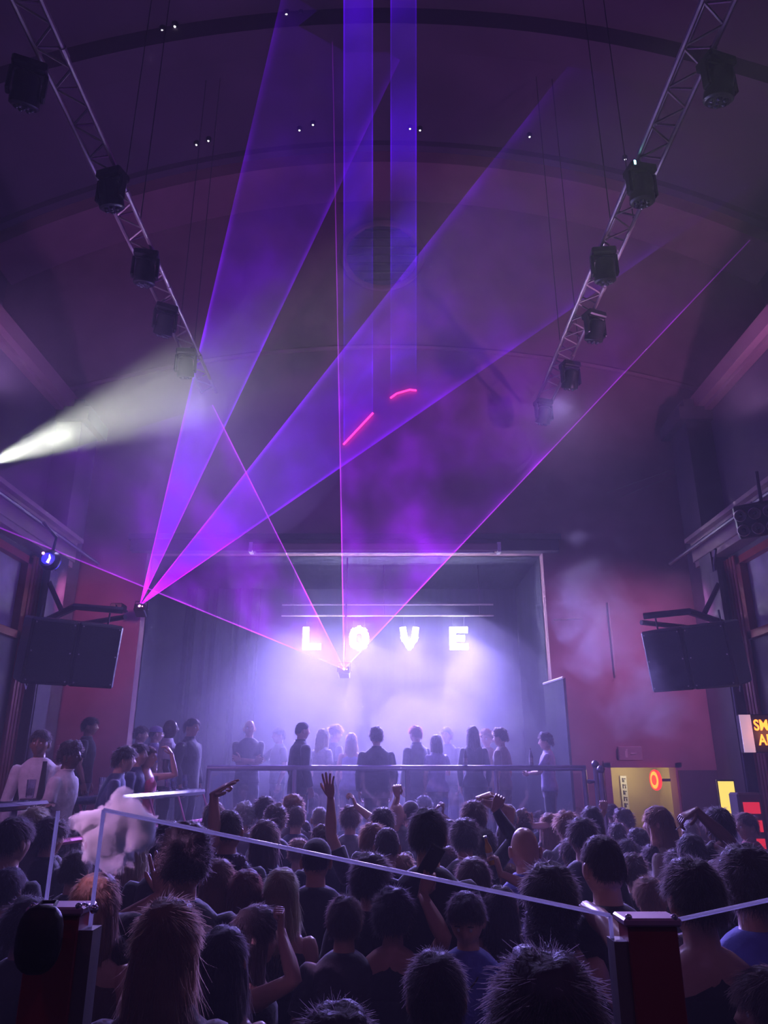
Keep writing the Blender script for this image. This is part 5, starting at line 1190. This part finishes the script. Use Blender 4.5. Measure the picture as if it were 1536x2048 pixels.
TL, TR_ = at(205, 1620, YP), at(1222, 1832, YP)
t = pane([(TL.x, YP, .68), (TR_.x, YP, .68), TR_, TL], 'large clear panel with slanting bright top edge between both red posts', ((3, 2), (0, 3), (1, 2)))
for px, py in ((174, 1812), (193, 1816)):
    q = at(px, py, YP); MB().ball(q+Vector((0, -.01, 0)), .007, 8, 6).build('clamp_screw', CHROME, t, smooth=True)
A_, B_ = at(1352, 1842, YP), at(1640, 1779, YP)
pane([(A_.x, YP, .68), (B_.x, YP, .68), B_, A_], 'clear panel rising away right of the second red post', ((3, 2),))
A_, B_ = at(-200, 1570, YP), at(114, 1622, YP)
pane([(A_.x, YP, .68), (B_.x, YP, .68), B_, A_], 'clear panel with dark upright edge before the frame-edge dancers', ((1, 2),))
q = at(78, 1878, YP-.07)
bg = thing('handbag', q, 'black rounded bag hanging on the red post', 'bag')
bm = MB().ball((0, 0, 0), (.034, .026, .047), 18, 12); bm.v = [(math.copysign(abs(x/.034)**.8*.034, x), y, math.copysign(abs(z/.047)**.75*.047, z)) for x, y, z in bm.v]
bm.build('pouch', mat('bag_black', (.006, .006, .008), .6, vary=.2, scale=30, bump=.2), bg, smooth=True)
MB().tube([(-.012, .0, .04), (-.01, .02, .047), (.012, .02, .047), (.014, 0, .04)], .003, 6).build('strap', CABLE, bg, smooth=True)

# ---------------------------------------------------------------- smoke clouds
def smokemat(name, dens, thr, scale, dist=.8, g=.1, color=(.98, .95, .98), step=1.0, detail=5):
    m, nt, v = volmat(name, dens, color, g); m.cycles.volume_step_rate = step
    tc = nt.nodes.new('ShaderNodeTexCoord'); ln = nt.nodes.new('ShaderNodeVectorMath'); ln.operation = 'LENGTH'; nt.links.new(tc.outputs['Object'], ln.inputs[0])
    geo = nt.nodes.new('ShaderNodeNewGeometry'); ns = nt.nodes.new('ShaderNodeTexNoise'); ns.inputs['Scale'].default_value = scale; ns.inputs['Detail'].default_value = detail; ns.inputs['Distortion'].default_value = dist
    nt.links.new(geo.outputs['Position'], ns.inputs['Vector'])
    def M_(op, a, b, c=None):
        n = nt.nodes.new('ShaderNodeMath'); n.operation = op
        for i, q in enumerate((a, b, c)):
            if q is None: continue
            if isinstance(q, (int, float)): n.inputs[i].default_value = q
            else: nt.links.new(q, n.inputs[i])
        return n.outputs[0]
    e = M_('ADD', M_('MULTIPLY', M_('SUBTRACT', ns.outputs[0], .5), thr[2]), M_('SUBTRACT', .75, M_('POWER', ln.outputs['Value'], 2.0)))
    r = nt.nodes.new('ShaderNodeMapRange'); r.interpolation_type = 'SMOOTHSTEP'; nt.links.new(e, r.inputs[0])
    r.inputs[1].default_value = thr[0]; r.inputs[2].default_value = thr[1]; r.inputs[3].default_value = 0; r.inputs[4].default_value = dens
    nt.links.new(r.outputs[0], v.inputs['Density']); return m
DOM = MB().ball((0, 0, 0), 1.0, 24, 16).mesh('smoke_cloud', True)
def smoke(name, m, px, py, rx, ry, zc, label, rd=None, roll=0):
    k = zc/FP; o = link(name, DOM, m, None, label, 'smoke', None, 'stuff'); o.location = atD(px, py, zc)
    o.rotation_euler = (0, roll, 0); o.scale = (rx*k, (rd or (rx+ry)/2)*k, ry*k); return o
vm1 = smokemat('vape_cloud', 38, (.22, .40, 3.2), 8.5, .9, .0, (.99, .95, .98), .6)
vm2 = smokemat('drift_smoke', .6, (.2, 1.0, 3.0), 1.6, 1.0, .3, (.98, .96, 1), 1.0, 3)
vm3 = smokemat('beam_wisp', .4, (.75, 1.3, 5.5), 4.0, 4.5, .2, (.98, .98, 1), .4)
smoke('smoke_cloud', vm1, 230, 1656, 112, 84, 2.9, 'dense pale pink smoke puff breathed out over the dancers', 60, .5)
smoke('smoke_drift', vm2, 1195, 1235, 130, 210, 9.5, 'lilac smoke drifting high before the red wall', 120)
smoke('smoke_drift', vm2, 1290, 1400, 120, 150, 9.3, 'lilac smoke drifting low beside the hanging loudspeaker', 110)
def proj(p):
    q = p-CAM; zc = q.dot(FWD); return 768+FP*q.x/zc, 1024-FP*q.dot(UPV)/zc, zc
ww = min((proj(BS.lerp(BT, t_))+(t_,) for t_ in np.linspace(.02, .4, 200)), key=lambda r: abs(r[0]-112))
smoke('smoke_wisp', vm3, ww[0], ww[1]-6, 62, 36, ww[2], 'bright curling wisp caught in the white beam', 36, -.35)

bh, _, _ = volmat('beam_haze', .030, (.95, .95, 1), .2)
bc = BS.lerp(BT, .30); bo = link('smoke_drift', DOM, bh, None, 'pale smoke drifting through the white beam', 'smoke', None, 'stuff'); bo.location = bc; bo.scale = (3.4, 2.2, 1.7)
